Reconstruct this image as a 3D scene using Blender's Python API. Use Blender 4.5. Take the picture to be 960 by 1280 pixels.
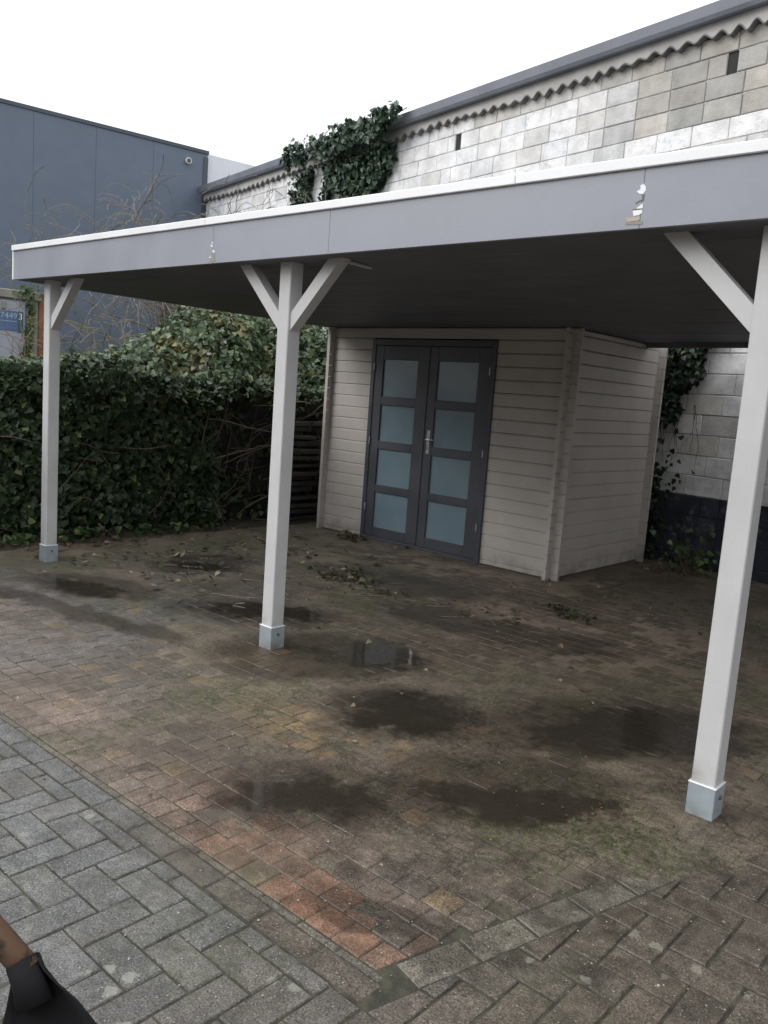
import bpy, math, random
import numpy as np
from mathutils import Vector, Matrix

for o in list(bpy.data.objects): bpy.data.objects.remove(o)
scn = bpy.context.scene
col = scn.collection
random.seed(7); rng = np.random.default_rng(7)

# ------------------------------------------------------------------ camera
H_CAM = 1.48
F_PX, YAW, PITCH, ROLL = 1036.4, math.radians(41.308), math.radians(8.019), math.radians(4.177)
fw = Vector((-math.sin(YAW)*math.cos(PITCH), math.cos(YAW)*math.cos(PITCH), -math.sin(PITCH)))
rt0 = Vector((math.cos(YAW), math.sin(YAW), 0)); up0 = rt0.cross(fw)
rt = math.cos(ROLL)*rt0 + math.sin(ROLL)*up0
up = -math.sin(ROLL)*rt0 + math.cos(ROLL)*up0
cam_d = bpy.data.cameras.new('camera'); cam = bpy.data.objects.new('camera', cam_d); col.objects.link(cam)
cam_d.sensor_fit = 'VERTICAL'; cam_d.sensor_height = 36; cam_d.sensor_width = 27
cam_d.lens = F_PX/1280*36; cam_d.clip_end = 2000; cam_d.clip_start = 0.05
cam.matrix_world = Matrix(((rt.x, up.x, -fw.x, 0), (rt.y, up.y, -fw.y, 0), (rt.z, up.z, -fw.z, H_CAM), (0, 0, 0, 1)))
scn.camera = cam
EYE = Vector((0, 0, H_CAM))
def px_ray(x, y): return fw + rt*((x-480)/F_PX) + up*((640-y)/F_PX)
def on_ground(x, y, z=0.0):
    q = px_ray(x, y); return EYE + q*((z-H_CAM)/q.z)
def at_dist(x, y, d):
    q = px_ray(x, y); return EYE + q.normalized()*d
def to_px(P):
    q = Vector(P)-EYE; d = q.dot(fw)
    if d < .05: return (-9999, -9999)
    return (480+F_PX*q.dot(rt)/d, 640-F_PX*q.dot(up)/d)

# ------------------------------------------------------------------ world, sun, exposure
SUN_EL, SUN_DIR = math.radians(30), Vector((-0.85, -1.0, 0))     # direction towards the sun (behind the viewer)
w = bpy.data.worlds.new('World'); scn.world = w; w.use_nodes = True
wn, wl = w.node_tree.nodes, w.node_tree.links
bg = wn['Background']; bg.inputs[1].default_value = 0.1
sky = wn.new('ShaderNodeTexSky'); sky.sky_type = 'NISHITA'; sky.sun_disc = False
sky.sun_elevation = SUN_EL; sky.sun_rotation = math.atan2(SUN_DIR.x, SUN_DIR.y)
sky.air_density = 1.5; sky.dust_density = 5
hs = wn.new('ShaderNodeHueSaturation'); hs.inputs['Saturation'].default_value = .25
wl.new(sky.outputs[0], hs.inputs['Color'])
mx = wn.new('ShaderNodeMix'); mx.data_type = 'RGBA'; mx.inputs[0].default_value = .85
tc = wn.new('ShaderNodeTexCoord'); sx = wn.new('ShaderNodeSeparateXYZ'); wl.new(tc.outputs['Generated'], sx.inputs[0])
mr = wn.new('ShaderNodeMapRange'); wl.new(sx.outputs[2], mr.inputs[0]); mr.inputs[3].default_value = 9.5; mr.inputs[4].default_value = 24.0   # overcast deck: zenith brighter than horizon
cd = wn.new('ShaderNodeVectorMath'); cd.operation = 'SCALE'; cd.inputs[0].default_value = (.98, 1.0, 1.04); wl.new(mr.outputs[0], cd.inputs['Scale'])
wl.new(cd.outputs[0], mx.inputs[7]); wl.new(hs.outputs[0], mx.inputs[6]); wl.new(mx.outputs[2], bg.inputs[0])
sl = bpy.data.lights.new('sun', 'SUN'); sl.energy = 1.2; sl.angle = math.radians(30); sl.color = (1, .98, .95)
so = bpy.data.objects.new('sun', sl); col.objects.link(so)
sd = SUN_DIR.normalized()*math.cos(SUN_EL)+Vector((0, 0, math.sin(SUN_EL)))
so.rotation_euler = sd.to_track_quat('Z', 'Y').to_euler()
vs = scn.view_settings; vs.view_transform = 'Standard'; vs.look = 'None'; vs.gamma = 1; vs.use_curve_mapping = False; vs.exposure = 0.0

# ------------------------------------------------------------------ helpers: objects
def tag(o, label=None, cat=None, group=None, kind=None):
    if label: o['label'] = label
    if cat: o['category'] = cat
    if group: o['group'] = group
    if kind: o['kind'] = kind
    return o
def empty(name, loc, label=None, cat=None, group=None):
    o = bpy.data.objects.new(name, None); col.objects.link(o); o.location = loc; o.empty_display_size = .1
    return tag(o, label, cat, group)
def link(name, me, mat=None, parent=None, kind=None):
    o = bpy.data.objects.new(name, me); col.objects.link(o)
    if mat and not me.materials: me.materials.append(mat)
    if parent:
        bpy.context.view_layer.update() if False else None
        o.parent = parent
        o.matrix_parent_inverse = world_of(parent).inverted()
    if kind: o['kind'] = kind
    return o
def world_of(o):
    m = Matrix.LocRotScale(o.location, o.rotation_euler, o.scale)
    if o.parent: m = world_of(o.parent) @ o.matrix_parent_inverse @ m
    return m

class MB:
    def __init__(s): s.v = []; s.f = []; s.c = []
    def add(s, vs, fs, c=None):
        n = len(s.v); s.v += [tuple(p) for p in vs]; s.f += [tuple(i+n for i in f) for f in fs]
        s.c += [c]*len(fs)
    def box(s, a, b, c=None, M=None):
        (x0, y0, z0), (x1, y1, z1) = a, b
        P = [(x0,y0,z0),(x1,y0,z0),(x1,y1,z0),(x0,y1,z0),(x0,y0,z1),(x1,y0,z1),(x1,y1,z1),(x0,y1,z1)]
        if M: P = [M @ Vector(p) for p in P]
        s.add(P, [(0,3,2,1),(4,5,6,7),(0,1,5,4),(1,2,6,5),(2,3,7,6),(3,0,4,7)], c)
    def bbox(s, a, b, e=.004, c=None, M=None):
        """box with chamfered edges"""
        (x0, y0, z0), (x1, y1, z1) = a, b
        vs = []; idx = {}
        for sx in (0, 1):
            for sy in (0, 1):
                for sz in (0, 1):
                    X = (x0, x1)[sx]; Y = (y0, y1)[sy]; Z = (z0, z1)[sz]
                    dx = e*(1-2*sx); dy = e*(1-2*sy); dz = e*(1-2*sz)
                    for k, p in enumerate(((X, Y+dy, Z+dz), (X+dx, Y, Z+dz), (X+dx, Y+dy, Z))):
                        idx[(sx, sy, sz, k)] = len(vs); vs.append(p)
        F = []
        for k in range(3):
            for t in (0, 1):
                q = []
                for (a1, b1) in ((0,0),(1,0),(1,1),(0,1)):
                    key = [0,0,0]; key[k] = t; o1, o2 = [i for i in range(3) if i != k]; key[o1] = a1; key[o2] = b1
                    q.append(idx[(*key, k)])
                flip = (t == 0) ^ (k == 1)
                F.append(tuple(q[::-1]) if flip else tuple(q))
        for k in range(3):                       # edges along axis k
            o1, o2 = [i for i in range(3) if i != k]
            for a1 in (0, 1):
                for b1 in (0, 1):
                    k0 = [0,0,0]; k1 = [0,0,0]; k0[k] = 0; k1[k] = 1
                    for kk in (k0, k1): kk[o1] = a1; kk[o2] = b1
                    q = (idx[(*k0, o1)], idx[(*k1, o1)], idx[(*k1, o2)], idx[(*k0, o2)])
                    F.append(q)
        for sx in (0, 1):
            for sy in (0, 1):
                for sz in (0, 1): F.append(tuple(idx[(sx, sy, sz, k)] for k in range(3)))
        if M: vs = [M @ Vector(p) for p in vs]
        s.add(vs, F, c)
    def prism(s, poly, z0, z1, ch=0.0, c=None, M=None):
        """convex polygon (x, y) extruded from z0 to z1, top edge chamfered"""
        n = len(poly); cx = sum(p[0] for p in poly)/n; cy = sum(p[1] for p in poly)/n
        V = [(p[0], p[1], z0) for p in poly] + [(p[0], p[1], z1-ch) for p in poly]
        ring = n
        F = [tuple(range(n))[::-1]]
        for i in range(n): F.append((i, (i+1) % n, n+(i+1) % n, n+i))
        if ch:
            for p in poly:
                d = math.hypot(p[0]-cx, p[1]-cy) or 1; k = 1-min(.45, ch*1.25/d)
                V.append((cx+(p[0]-cx)*k, cy+(p[1]-cy)*k, z1))
            for i in range(n): F.append((n+i, n+(i+1) % n, 2*n+(i+1) % n, 2*n+i))
            ring = 2*n
        F.append(tuple(ring+i for i in range(n)))
        if M: V = [M @ Vector(p) for p in V]
        s.add(V, F, c)
    def sweep(s, prof, p0, p1, u, v, c=None):
        """profile [(a, b)] in axes u, v swept from p0 to p1"""
        p0, p1, u, v = map(Vector, (p0, p1, u, v)); n = len(prof)
        V = [p0+u*a+v*b for a, b in prof]+[p1+u*a+v*b for a, b in prof]
        F = [(i, (i+1) % n, n+(i+1) % n, n+i) for i in range(n)]+[tuple(range(n))[::-1], tuple(range(n, 2*n))]
        s.add(V, F, c)
    def tube(s, pts, rad, n=6, c=None, cap=True):
        pts = [Vector(p) for p in pts]; V = []; F = []
        for i, p in enumerate(pts):
            t = (pts[min(i+1, len(pts)-1)]-pts[max(i-1, 0)]).normalized()
            a = t.cross(Vector((0, 0, 1)) if abs(t.z) < .9 else Vector((1, 0, 0))).normalized(); b = t.cross(a)
            r = rad[i] if hasattr(rad, '__len__') else rad
            for k in range(n):
                th = 2*math.pi*k/n; V.append(p+a*(r*math.cos(th))+b*(r*math.sin(th)))
        for i in range(len(pts)-1):
            for k in range(n): F.append((i*n+k, (i+1)*n+k, (i+1)*n+(k+1) % n, i*n+(k+1) % n))
        if cap: F += [tuple(range(n)), tuple(range((len(pts)-1)*n, len(pts)*n))[::-1]]
        s.add(V, F, c)
    def mesh(s, name, mat=None, smooth=False):
        me = bpy.data.meshes.new(name); me.from_pydata(s.v, [], s.f)
        if any(c is not None for c in s.c):
            ca = me.color_attributes.new('tone', 'FLOAT_COLOR', 'CORNER')
            buf = []
            for f, c in zip(s.f, s.c): buf += list((c or (.5,.5,.5))[:3]+(1,))*len(f)
            ca.data.foreach_set('color', buf)
        if mat: me.materials.append(mat)
        if smooth: me.polygons.foreach_set('use_smooth', [True]*len(me.polygons))
        me.update(); me.validate()
        import bmesh
        bm = bmesh.new(); bm.from_mesh(me); bmesh.ops.recalc_face_normals(bm, faces=bm.faces); bm.to_mesh(me); bm.free()
        return me
    def build(s, name, mat, parent=None, smooth=False, kind=None):
        return link(name, s.mesh(name, mat, smooth), None, parent, kind)

# ------------------------------------------------------------------ helpers: materials
class NT:
    def __init__(s, name):
        s.m = bpy.data.materials.new(name); s.m.use_nodes = True
        s.n = s.m.node_tree.nodes; s.l = s.m.node_tree.links
        s.b = s.n['Principled BSDF']; s.out = s.n['Material Output']
        s.geo = s.n.new('ShaderNodeNewGeometry')
    def put(s, sock, val):
        if hasattr(val, 'is_linked') or hasattr(val, 'links'): s.l.new(val, sock)
        elif isinstance(val, (tuple, list)) and len(val) == 3 and sock.type == 'RGBA': sock.default_value = (*val, 1)
        else: sock.default_value = val
    @property
    def pos(s): return s.geo.outputs['Position']
    def noise(s, scale, detail=4, rough=.6, vec=None, dist=0.0, stretch=None):
        if stretch:
            mp = s.n.new('ShaderNodeMapping'); mp.inputs['Scale'].default_value = stretch
            s.l.new(vec or s.pos, mp.inputs[0]); vec = mp.outputs[0]
        t = s.n.new('ShaderNodeTexNoise'); t.inputs['Scale'].default_value = scale; t.inputs['Detail'].default_value = detail
        t.inputs['Roughness'].default_value = rough; t.inputs['Distortion'].default_value = dist
        s.l.new(vec or s.pos, t.inputs['Vector']); return t.outputs[0]
    def vor(s, scale, vec=None, out='Distance', rand=1.0):
        t = s.n.new('ShaderNodeTexVoronoi'); t.inputs['Scale'].default_value = scale; t.inputs['Randomness'].default_value = rand
        s.l.new(vec or s.pos, t.inputs['Vector']); return t.outputs[out]
    def rng(s, v, a, b, c=0.0, d=1.0, smooth=True):
        t = s.n.new('ShaderNodeMapRange'); t.interpolation_type = 'SMOOTHSTEP' if smooth else 'LINEAR'
        s.put(t.inputs[0], v)
        for i, x in enumerate((a, b, c, d)): t.inputs[i+1].default_value = x
        return t.outputs[0]
    def math(s, op, a, b=0.0, clamp=False):
        t = s.n.new('ShaderNodeMath'); t.operation = op; t.use_clamp = clamp; s.put(t.inputs[0], a); s.put(t.inputs[1], b); return t.outputs[0]
    def mix(s, f, a, b, mode='MIX'):
        t = s.n.new('ShaderNodeMix'); t.data_type = 'RGBA'; t.blend_type = mode
        s.put(t.inputs[0], f); s.put(t.inputs[6], a); s.put(t.inputs[7], b); return t.outputs[2]
    def objcol(s): return s.n.new('ShaderNodeObjectInfo').outputs['Color']
    def objrnd(s): return s.n.new('ShaderNodeObjectInfo').outputs['Random']
    def attr(s, name='tone'):
        t = s.n.new('ShaderNodeAttribute'); t.attribute_name = name; return t.outputs['Color']
    def gray(s, v):
        t = s.n.new('ShaderNodeCombineColor'); [s.put(t.inputs[i], v) for i in range(3)]; return t.outputs[0]
    def bump(s, h, strength=.3, dist=.01, prev=None):
        t = s.n.new('ShaderNodeBump'); t.inputs['Strength'].default_value = strength; t.inputs['Distance'].default_value = dist
        s.put(t.inputs['Height'], h)
        if prev: s.l.new(prev, t.inputs['Normal'])
        return t.outputs[0]
    def ellipse(s, cx, cy, rx, ry, rot=0.0, warp=None, soft=.35):
        mp = s.n.new('ShaderNodeMapping'); mp.vector_type = 'TEXTURE'
        mp.inputs['Location'].default_value = (cx, cy, 0); mp.inputs['Rotation'].default_value = (0, 0, rot)
        mp.inputs['Scale'].default_value = (rx, ry, 1000)
        s.l.new(warp or s.pos, mp.inputs[0])
        t = s.n.new('ShaderNodeVectorMath'); t.operation = 'LENGTH'; s.l.new(mp.outputs[0], t.inputs[0])
        return s.rng(t.outputs['Value'], 1+soft, 1-soft)
    def warped(s, scale, amt):
        t = s.n.new('ShaderNodeTexNoise'); t.inputs['Scale'].default_value = scale; t.inputs['Detail'].default_value = 3
        s.l.new(s.pos, t.inputs['Vector'])
        a = s.n.new('ShaderNodeVectorMath'); a.operation = 'SUBTRACT'; s.l.new(t.outputs['Color'], a.inputs[0]); a.inputs[1].default_value = (.5, .5, .5)
        b = s.n.new('ShaderNodeVectorMath'); b.operation = 'SCALE'; s.l.new(a.outputs[0], b.inputs[0]); b.inputs['Scale'].default_value = amt
        c = s.n.new('ShaderNodeVectorMath'); c.operation = 'ADD'; s.l.new(s.pos, c.inputs[0]); s.l.new(b.outputs[0], c.inputs[1])
        return c.outputs[0]
    def fin(s, color=None, rough=None, normal=None, spec=None, metal=None):
        if color is not None: s.put(s.b.inputs['Base Color'], color)
        if rough is not None: s.put(s.b.inputs['Roughness'], rough)
        if normal is not None: s.put(s.b.inputs['Normal'], normal)
        if spec is not None: s.b.inputs['Specular IOR Level'].default_value = spec
        if metal is not None: s.b.inputs['Metallic'].default_value = metal
        return s.m
    def xyz(s):
        t = s.n.new('ShaderNodeSeparateXYZ'); s.l.new(s.pos, t.inputs[0]); return t.outputs

def painted(name, c, rough=.5, var=.12, grain=None, dirt=None, dirtcol=(.12,.11,.08), bumpd=.0015):
    t = NT(name); a = t.noise(3, 5); 
    cc = t.mix(t.rng(a, .3, .7), tuple(x*(1-var) for x in c), tuple(min(1, x*(1+var)) for x in c))
    g = t.noise(30, 4, stretch=grain) if grain else t.noise(60, 4)
    cc = t.mix(t.rng(g, .55, .8, 0, .35), cc, tuple(x*.72 for x in c))
    if dirt:                                      # splash dirt: own blotchy outline near the ground
        z = t.xyz()[2]; k = t.math('MULTIPLY', t.rng(z, dirt, 0), t.rng(t.noise(7, 5), .35, .75))
        cc = t.mix(t.math('MULTIPLY', k, .75), cc, dirtcol)
    sp = t.rng(t.noise(140, 2), .70, .78, 0, .5); cc = t.mix(sp, cc, tuple(x*.45 for x in c))
    return t.fin(cc, t.rng(a, .2, .8, rough-.08, rough+.1), t.bump(g, .25, bumpd))

WET = [  # wet dark patches on the floor, read off the ground: cx, cy, rx, ry, rot
    (-5.25, 2.95, .55, .30, .3), (-5.5, 4.05, .35, .50, .2), (-4.15, 3.45, .62, .30, .55), (-4.75, 2.55, .9, .12, .2),
    (-3.25, 3.15, .55, .42, .9), (-2.32, 2.95, .42, .36, .5), (-2.05, 2.05, .42, .30, .7), (-1.62, 2.62, .55, .36, .9),
    (-1.62, 3.55, .75, .40, .95), (-4.2, 5.0, .8, .3, .2), (-1.35, 1.68, .3, .09, .3), (-2.9, 4.55, .9, .28, .25)]
def floor_mat(name, src, grey):
    t = NT(name); base = t.objcol() if src == 'obj' else t.attr()
    n1 = t.noise(2.3, 5); n2 = t.noise(9, 5); nf = t.noise(130, 3, .7); nm = t.noise(38, 4)
    c = t.mix(1.0, base, t.gray(t.rng(n2, .25, .75, .72, 1.25)), 'MULTIPLY')
    c = t.mix(1.0, c, t.gray(t.rng(nm, .25, .75, .78, 1.2)), 'MULTIPLY')
    c = t.mix(1.0, c, t.gray(t.rng(t.noise(170, 3, .85), .3, .7, .35, 1.75)), 'MULTIPLY')
    sp = t.vor(95); c = t.mix(t.math('MULTIPLY', t.rng(sp, .26, .12, 0, .75), t.rng(t.noise(55, 2), .42, .6)), c, (.36, .34, .30))         # light aggregate
    c = t.mix(t.rng(nf, .60, .72, 0, .55), c, (.03, .027, .022))                         # pits
    wv = t.warped(4, .35)
    y = t.xyz()[1]
    if grey:
        li = t.math('MULTIPLY', t.rng(t.vor(9.5, t.warped(25, .05)), .22, .15), t.rng(t.noise(1.7, 3), .47, .57))
        c = t.mix(t.math('MULTIPLY', li, .6), c, (.33, .33, .275))                         # lichen spots
        mud = t.rng(t.noise(1.1, 4), .52, .75, 0, .65)
    else:
        far = t.rng(y, 2.2, 4.6)
        clean = t.math('MAXIMUM', t.ellipse(-2.6, 5.1, .75, .75, .3, wv, .5), t.ellipse(-4.0, 5.75, .9, .28, .05, wv, .5))
        far = t.math('MULTIPLY', far, t.math('SUBTRACT', 1.0, t.math('MULTIPLY', clean, .75)))
        m = t.math('ADD', t.rng(n1, .42, .68, 0, .8), t.math('MULTIPLY', far, .75), True)
        mud = t.math('MULTIPLY', m, t.rng(nm, .2, .6, .6, 1.0))
    mudc = t.mix(t.rng(t.noise(14, 5), .35, .7), (.075, .060, .044), (.17, .14, .105))
    c = t.mix(mud, c, mudc)
    moss = t.math('MULTIPLY', t.rng(t.noise(1.4, 5, vec=wv), .50, .66), t.rng(t.noise(26, 4), .38, .62))
    c = t.mix(t.math('MULTIPLY', moss, .35 if grey else .75), c, t.mix(t.rng(nm, .3, .7), (.045, .055, .022), (.10, .11, .045)))
    wet = None
    for e in WET:
        k = t.ellipse(*e, warp=wv, soft=.30); wet = k if wet is None else t.math('MAXIMUM', wet, k)
    wet = t.math('MULTIPLY', wet, t.rng(n2, .15, .5, .55, 1.0))
    damp = t.math('MAXIMUM', wet, t.rng(t.noise(.9, 4), .45, .7, 0, .5)); damp = t.math('MAXIMUM', damp, t.math('MULTIPLY', t.ellipse(-1.55, 2.35, 1.15, .95, .3, wv, .5), t.rng(n2, .3, .65, .75, .25)))
    c = t.mix(t.math('MULTIPLY', damp, .72), c, t.mix(1.0, c, (.26, .24, .23), 'MULTIPLY'))
    h = t.math('ADD', t.math('MULTIPLY', nf, .5), t.math('MULTIPLY', nm, .8))
    return t.fin(c, t.rng(damp, 0, 1, .66, .36), t.bump(h, .7, .006), .4)

M = {}
M['brick'] = floor_mat('brick_clay', 'obj', False); M['brick_far'] = floor_mat('brick_clay_joined', 'attr', False)
M['paver'] = floor_mat('paver_concrete', 'obj', True); M['paver_far'] = floor_mat('paver_concrete_joined', 'attr', True)
t = NT('joint_sand'); M['sand'] = t.fin(t.mix(t.rng(t.noise(20, 5), .35, .7), (.028, .027, .018), (.07, .065, .042)), .8, t.bump(t.noise(150, 3), .6, .006))
t = NT('soil'); a = t.noise(8, 6, .7)
M['soil'] = t.fin(t.mix(t.rng(t.noise(60, 4), .5, .7, 0, .7), t.mix(t.rng(a, .3, .7), (.035, .028, .02), (.10, .08, .055)), (.05, .055, .02)), .85, t.bump(t.noise(45, 6, .7), .8, .03))
M['post'] = painted('post_paint', (.56, .56, .56), .45, .06, (8, 8, .6), .35)
M['fascia'] = painted('fascia_laminate', (.29, .305, .35), .38, .05)
M['trim'] = painted('white_trim', (.86, .87, .88), .4, .03)
M['zinc'] = painted('zinc_socket', (.33, .38, .41), .42, .15, None, .08)
M['shed'] = painted('shed_paint', (.53, .495, .46), .55, .07, (1, 1, 12), .22, (.20, .18, .15))
M['shed_dark'] = painted('shed_inner', (.08, .075, .07), .8)
M['door'] = painted('door_paint', (.075, .08, .095), .4, .1)
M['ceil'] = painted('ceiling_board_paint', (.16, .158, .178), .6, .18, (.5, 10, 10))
M['roof'] = painted('roof_felt', (.12, .12, .12), .9)
M['steel'] = painted('handle_steel', (.75, .76, .78), .25, .04); M['steel'].node_tree.nodes['Principled BSDF'].inputs['Metallic'].default_value = .6
t = NT('frosted_glass'); M['pane'] = t.fin(t.mix(t.rng(t.noise(2.5, 3), .3, .7), (.17, .25, .30), (.21, .29, .34)), .28, t.bump(t.noise(300, 2), .1, .001), .6)
M['clad'] = painted('cladding', (.11, .142, .19), .42, .05)
M['clad_trim'] = painted('cladding_trim', (.055, .07, .09), .4, .05)
M['palemetal'] = painted('pale_cladding', (.72, .75, .80), .4, .05)
M['bolt'] = painted('bolt', (.12, .11, .10), .5)
M['timber'] = painted('old_timber', (.06, .055, .05), .85, .3, (2, 20, 20))
t = NT('bark'); M['bark'] = t.fin(t.mix(t.rng(t.noise(40, 4), .3, .7), (.13, .115, .095), (.30, .27, .225)), .8)
t = NT('vine'); M['vine'] = t.fin(t.mix(t.rng(t.noise(40, 4), .3, .7), (.07, .055, .04), (.17, .14, .11)), .8)
def leaf_mat(name, rough=.38):
    t = NT(name); c = t.attr(); c = t.mix(1.0, c, t.gray(t.rng(t.noise(45, 3), .3, .7, .75, 1.25)), 'MULTIPLY')
    t.fin(c, rough, None, .45)
    tr = t.n.new('ShaderNodeBsdfTranslucent'); t.l.new(c, tr.inputs[0]); ms = t.n.new('ShaderNodeMixShader'); ms.inputs[0].default_value = .22
    t.l.new(t.b.outputs[0], ms.inputs[1]); t.l.new(tr.outputs[0], ms.inputs[2]); t.l.new(ms.outputs[0], t.out.inputs[0]); return t.m
M['leaf'] = leaf_mat('ivy_leaf'); M['dryleaf'] = leaf_mat('dry_leaf', .7)
# concrete blocks: object colour tells paint / raw / blue; paint flakes with its own blotches
def block_mat(name, src):
    t = NT(name); b = t.objcol() if src == 'obj' else t.attr()
    c = t.mix(1.0, b, t.gray(t.rng(t.noise(5, 5), .25, .75, .8, 1.15)), 'MULTIPLY')
    fl = t.math('MULTIPLY', t.rng(t.noise(11, 6, .75), .55, .64), .6)
    c = t.mix(fl, c, t.mix(.55, b, (.36, .345, .32)))
    c = t.mix(t.rng(t.noise(70, 3, .7), .62, .74, 0, .6), c, t.mix(1.0, b, (.45, .43, .40), 'MULTIPLY'))
    c = t.mix(t.rng(t.noise(2.2, 5, stretch=(1, 1, .25)), .56, .75, 0, .35), c, (.27, .25, .21))
    return t.fin(c, .85, t.bump(t.math('ADD', t.noise(60, 4, .7), t.noise(14, 3)), .6, .012), .2)
M['block'] = block_mat('concrete_block', 'obj'); M['block_far'] = block_mat('concrete_block_joined', 'attr')
t = NT('mortar'); z = t.xyz()[2]
mc = t.mix(t.rng(t.noise(6, 5), .35, .65), t.mix(t.rng(t.xyz()[0], -4.6, -5.2), (.36, .35, .325), (.62, .62, .61)), (.74, .74, .73))
M['mortar'] = t.fin(t.mix(t.rng(t.math('ADD', z, t.math('MULTIPLY', t.noise(5, 3), .06)), .745, .735), mc, (.045, .055, .074)), .9, t.bump(t.noise(60, 4), .6, .01))
M['render'] = painted('mortar_band', (.46, .45, .43), .85, .15, None, None, bumpd=.008)
M['roofedge'] = painted('roof_edge_metal', (.20, .215, .25), .5, .1)
M['slot_shade'] = painted('inner_leaf_shade', (.035, .034, .033), .9, .2)  # near-black puts the shade of the wall slots into the colour
M['corr'] = painted('fibre_cement', (.17, .165, .16), .8, .2)
M['black'] = painted('black_void', (.02, .02, .02), .9)

# ------------------------------------------------------------------ the ground
gm = MB(); gm.add([(-300, -300, -.05), (300, -300, -.05), (300, 300, -.05), (-300, 300, -.05)], [(0, 1, 2, 3)])
tag(gm.build('ground', M['soil']), kind='structure')

PAD_Y = 1.525; EDGE0 = Vector((-1.25, 1.525)); ED = Vector((.247, .969)).normalized(); EN = Vector((ED.y, -ED.x))
def clip(poly, n, c):
    """keep the part of a convex polygon with n.p <= c"""
    out = []
    for i in range(len(poly)):
        a, b = poly[i], poly[(i+1) % len(poly)]
        da, db = n[0]*a[0]+n[1]*a[1]-c, n[0]*b[0]+n[1]*b[1]-c
        if da <= 0: out.append(a)
        if (da < 0 < db) or (db < 0 < da):
            k = da/(da-db); out.append((a[0]+(b[0]-a[0])*k, a[1]+(b[1]-a[1])*k))
    return out
def area(p): return abs(sum(p[i][0]*p[(i+1) % len(p)][1]-p[(i+1) % len(p)][0]*p[i][1] for i in range(len(p)))/2) if len(p) > 2 else 0
def seen(c, margin=25):
    x, y = to_px(c); return -margin < x < 960+margin and -margin < y < 1280+margin
def screen_size(c, s):
    d = (Vector(c)-EYE).length; return s/d*((H_CAM/d)**.5)

def lay(parent, name, items, mat, far_mat, thick=.06, limit=300):
    """items: (polygon, colour, full-size key or None). The most visible are objects, the rest one joined part."""
    vis = []
    for it in items:
        c = (sum(p[0] for p in it[0])/len(it[0]), sum(p[1] for p in it[0])/len(it[0]), 0)
        vis.append((screen_size(c, area(it[0])**.5) if seen(c) else -1, c, it))
    vis.sort(key=lambda q: -q[0])
    cache = {}; rest = MB(); k = 0
    for sc, c, (poly, colr, key) in vis:
        dz = random.uniform(-.0022, .0015)
        if sc > 0 and k < limit:
            if key and key in cache: me = cache[key]
            else:
                mb = MB(); mb.prism([(p[0]-c[0], p[1]-c[1]) for p in poly], -thick, 0, .004)
                me = mb.mesh(name, mat)
                if key: cache[key] = me
            o = link(name, me, None, parent)
            o.location = (c[0], c[1], dz); o.rotation_euler = (random.uniform(-.008, .008), random.uniform(-.008, .008), random.uniform(-.012, .012))
            o.color = (*colr, 1); k += 1
        else:
            rest.prism([(c[0]+(p[0]-c[0]), c[1]+(p[1]-c[1])) for p in poly], -thick, dz, .004, colr)
    rest.build(name+'s_beyond', far_mat, parent, kind='stuff')

def jit(c, v=.14):
    k = 1+random.uniform(-v, v); wm = random.uniform(-.02, .02); return tuple(max(.01, x*k*q) for x, q in zip(c, (1+wm, 1, 1-wm)))
# --- clay brick floor of the carport
bed = MB(); bed.add([(-6.75, 1.40, -.0042), (-1.14, 1.40, -.0042), (-.1, 5.6, -.0042), (-.1, 7.3, -.0042), (-3.4, 8.05, -.0042), (-6.75, 8.6, -.0042)], [(0, 1, 2, 3, 4, 5)])
floor = tag(bed.build('brick_floor', M['sand']), kind='structure')
def brick_colour(x, y):
    def g(cx, cy, rx, ry): return math.exp(-((x-cx)/rx)**2-((y-cy)/ry)**2)
    base = Vector((.125, .103, .082)); grey = Vector((.115, .108, .10)); org = Vector((.25, .132, .08)); pink = Vector((.22, .168, .135)); tan = Vector((.25, .175, .09))
    c = base.lerp(grey, min(1, max(0, (-x-3.0)/1.2)))
    c = c.lerp(pink, min(.9, g(-3.4, 1.7, .55, .22)+.8*g(-2.45, 1.68, .25, .12)+.9*g(-2.6, 5.1, .9, .8)+.9*g(-4.0, 5.8, 1, .3)+.5*g(-4.9, 2.1, .8, .4)))
    c = c.lerp(tan, min(.85, g(-3.35, 2.95, .28, .22)+.8*g(-2.45, 2.45, .5, .25)+.8*g(-1.95, 2.75, .25, .2)))
    if random.random() < .8: c = c.lerp(org, min(.95, 1.15*g(-1.62, 1.57, .42, .13)+.4*g(-2.1, 1.8, .4, .2)))
    if random.random() < .06: c = c.lerp(tan, .5)
    return jit(tuple(c), .15)
items = []; B = .1065
ny = int((8.4-PAD_Y)/B)
for j in range(ny):
    y0 = PAD_Y+j*B; off = (.5 if j % 2 else 0)*B
    for i in range(60):
        x0 = -1.55+off-(i-14)*B+.02
        if x0 < -6.72: continue
        gp = .0022
        full = [(x0+gp, y0+gp), (x0+B-gp, y0+gp), (x0+B-gp, y0+B-gp), (x0+gp, y0+B-gp)]
        p = clip(full, EN, EN.dot(EDGE0)-.004)
        if area(p) < .0025: continue
        cy, cx = y0+B/2, x0+B/2
        if cy > 6.2 and -6.5 < cx < -3.5: continue          # under the shed
        if cy > 7.95-.194*(cx+2.85): continue
        items.append((p, brick_colour(cx, cy), 'sett' if p == full else None))
lay(floor, 'brick', items, M['brick'], M['brick_far'])
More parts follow.
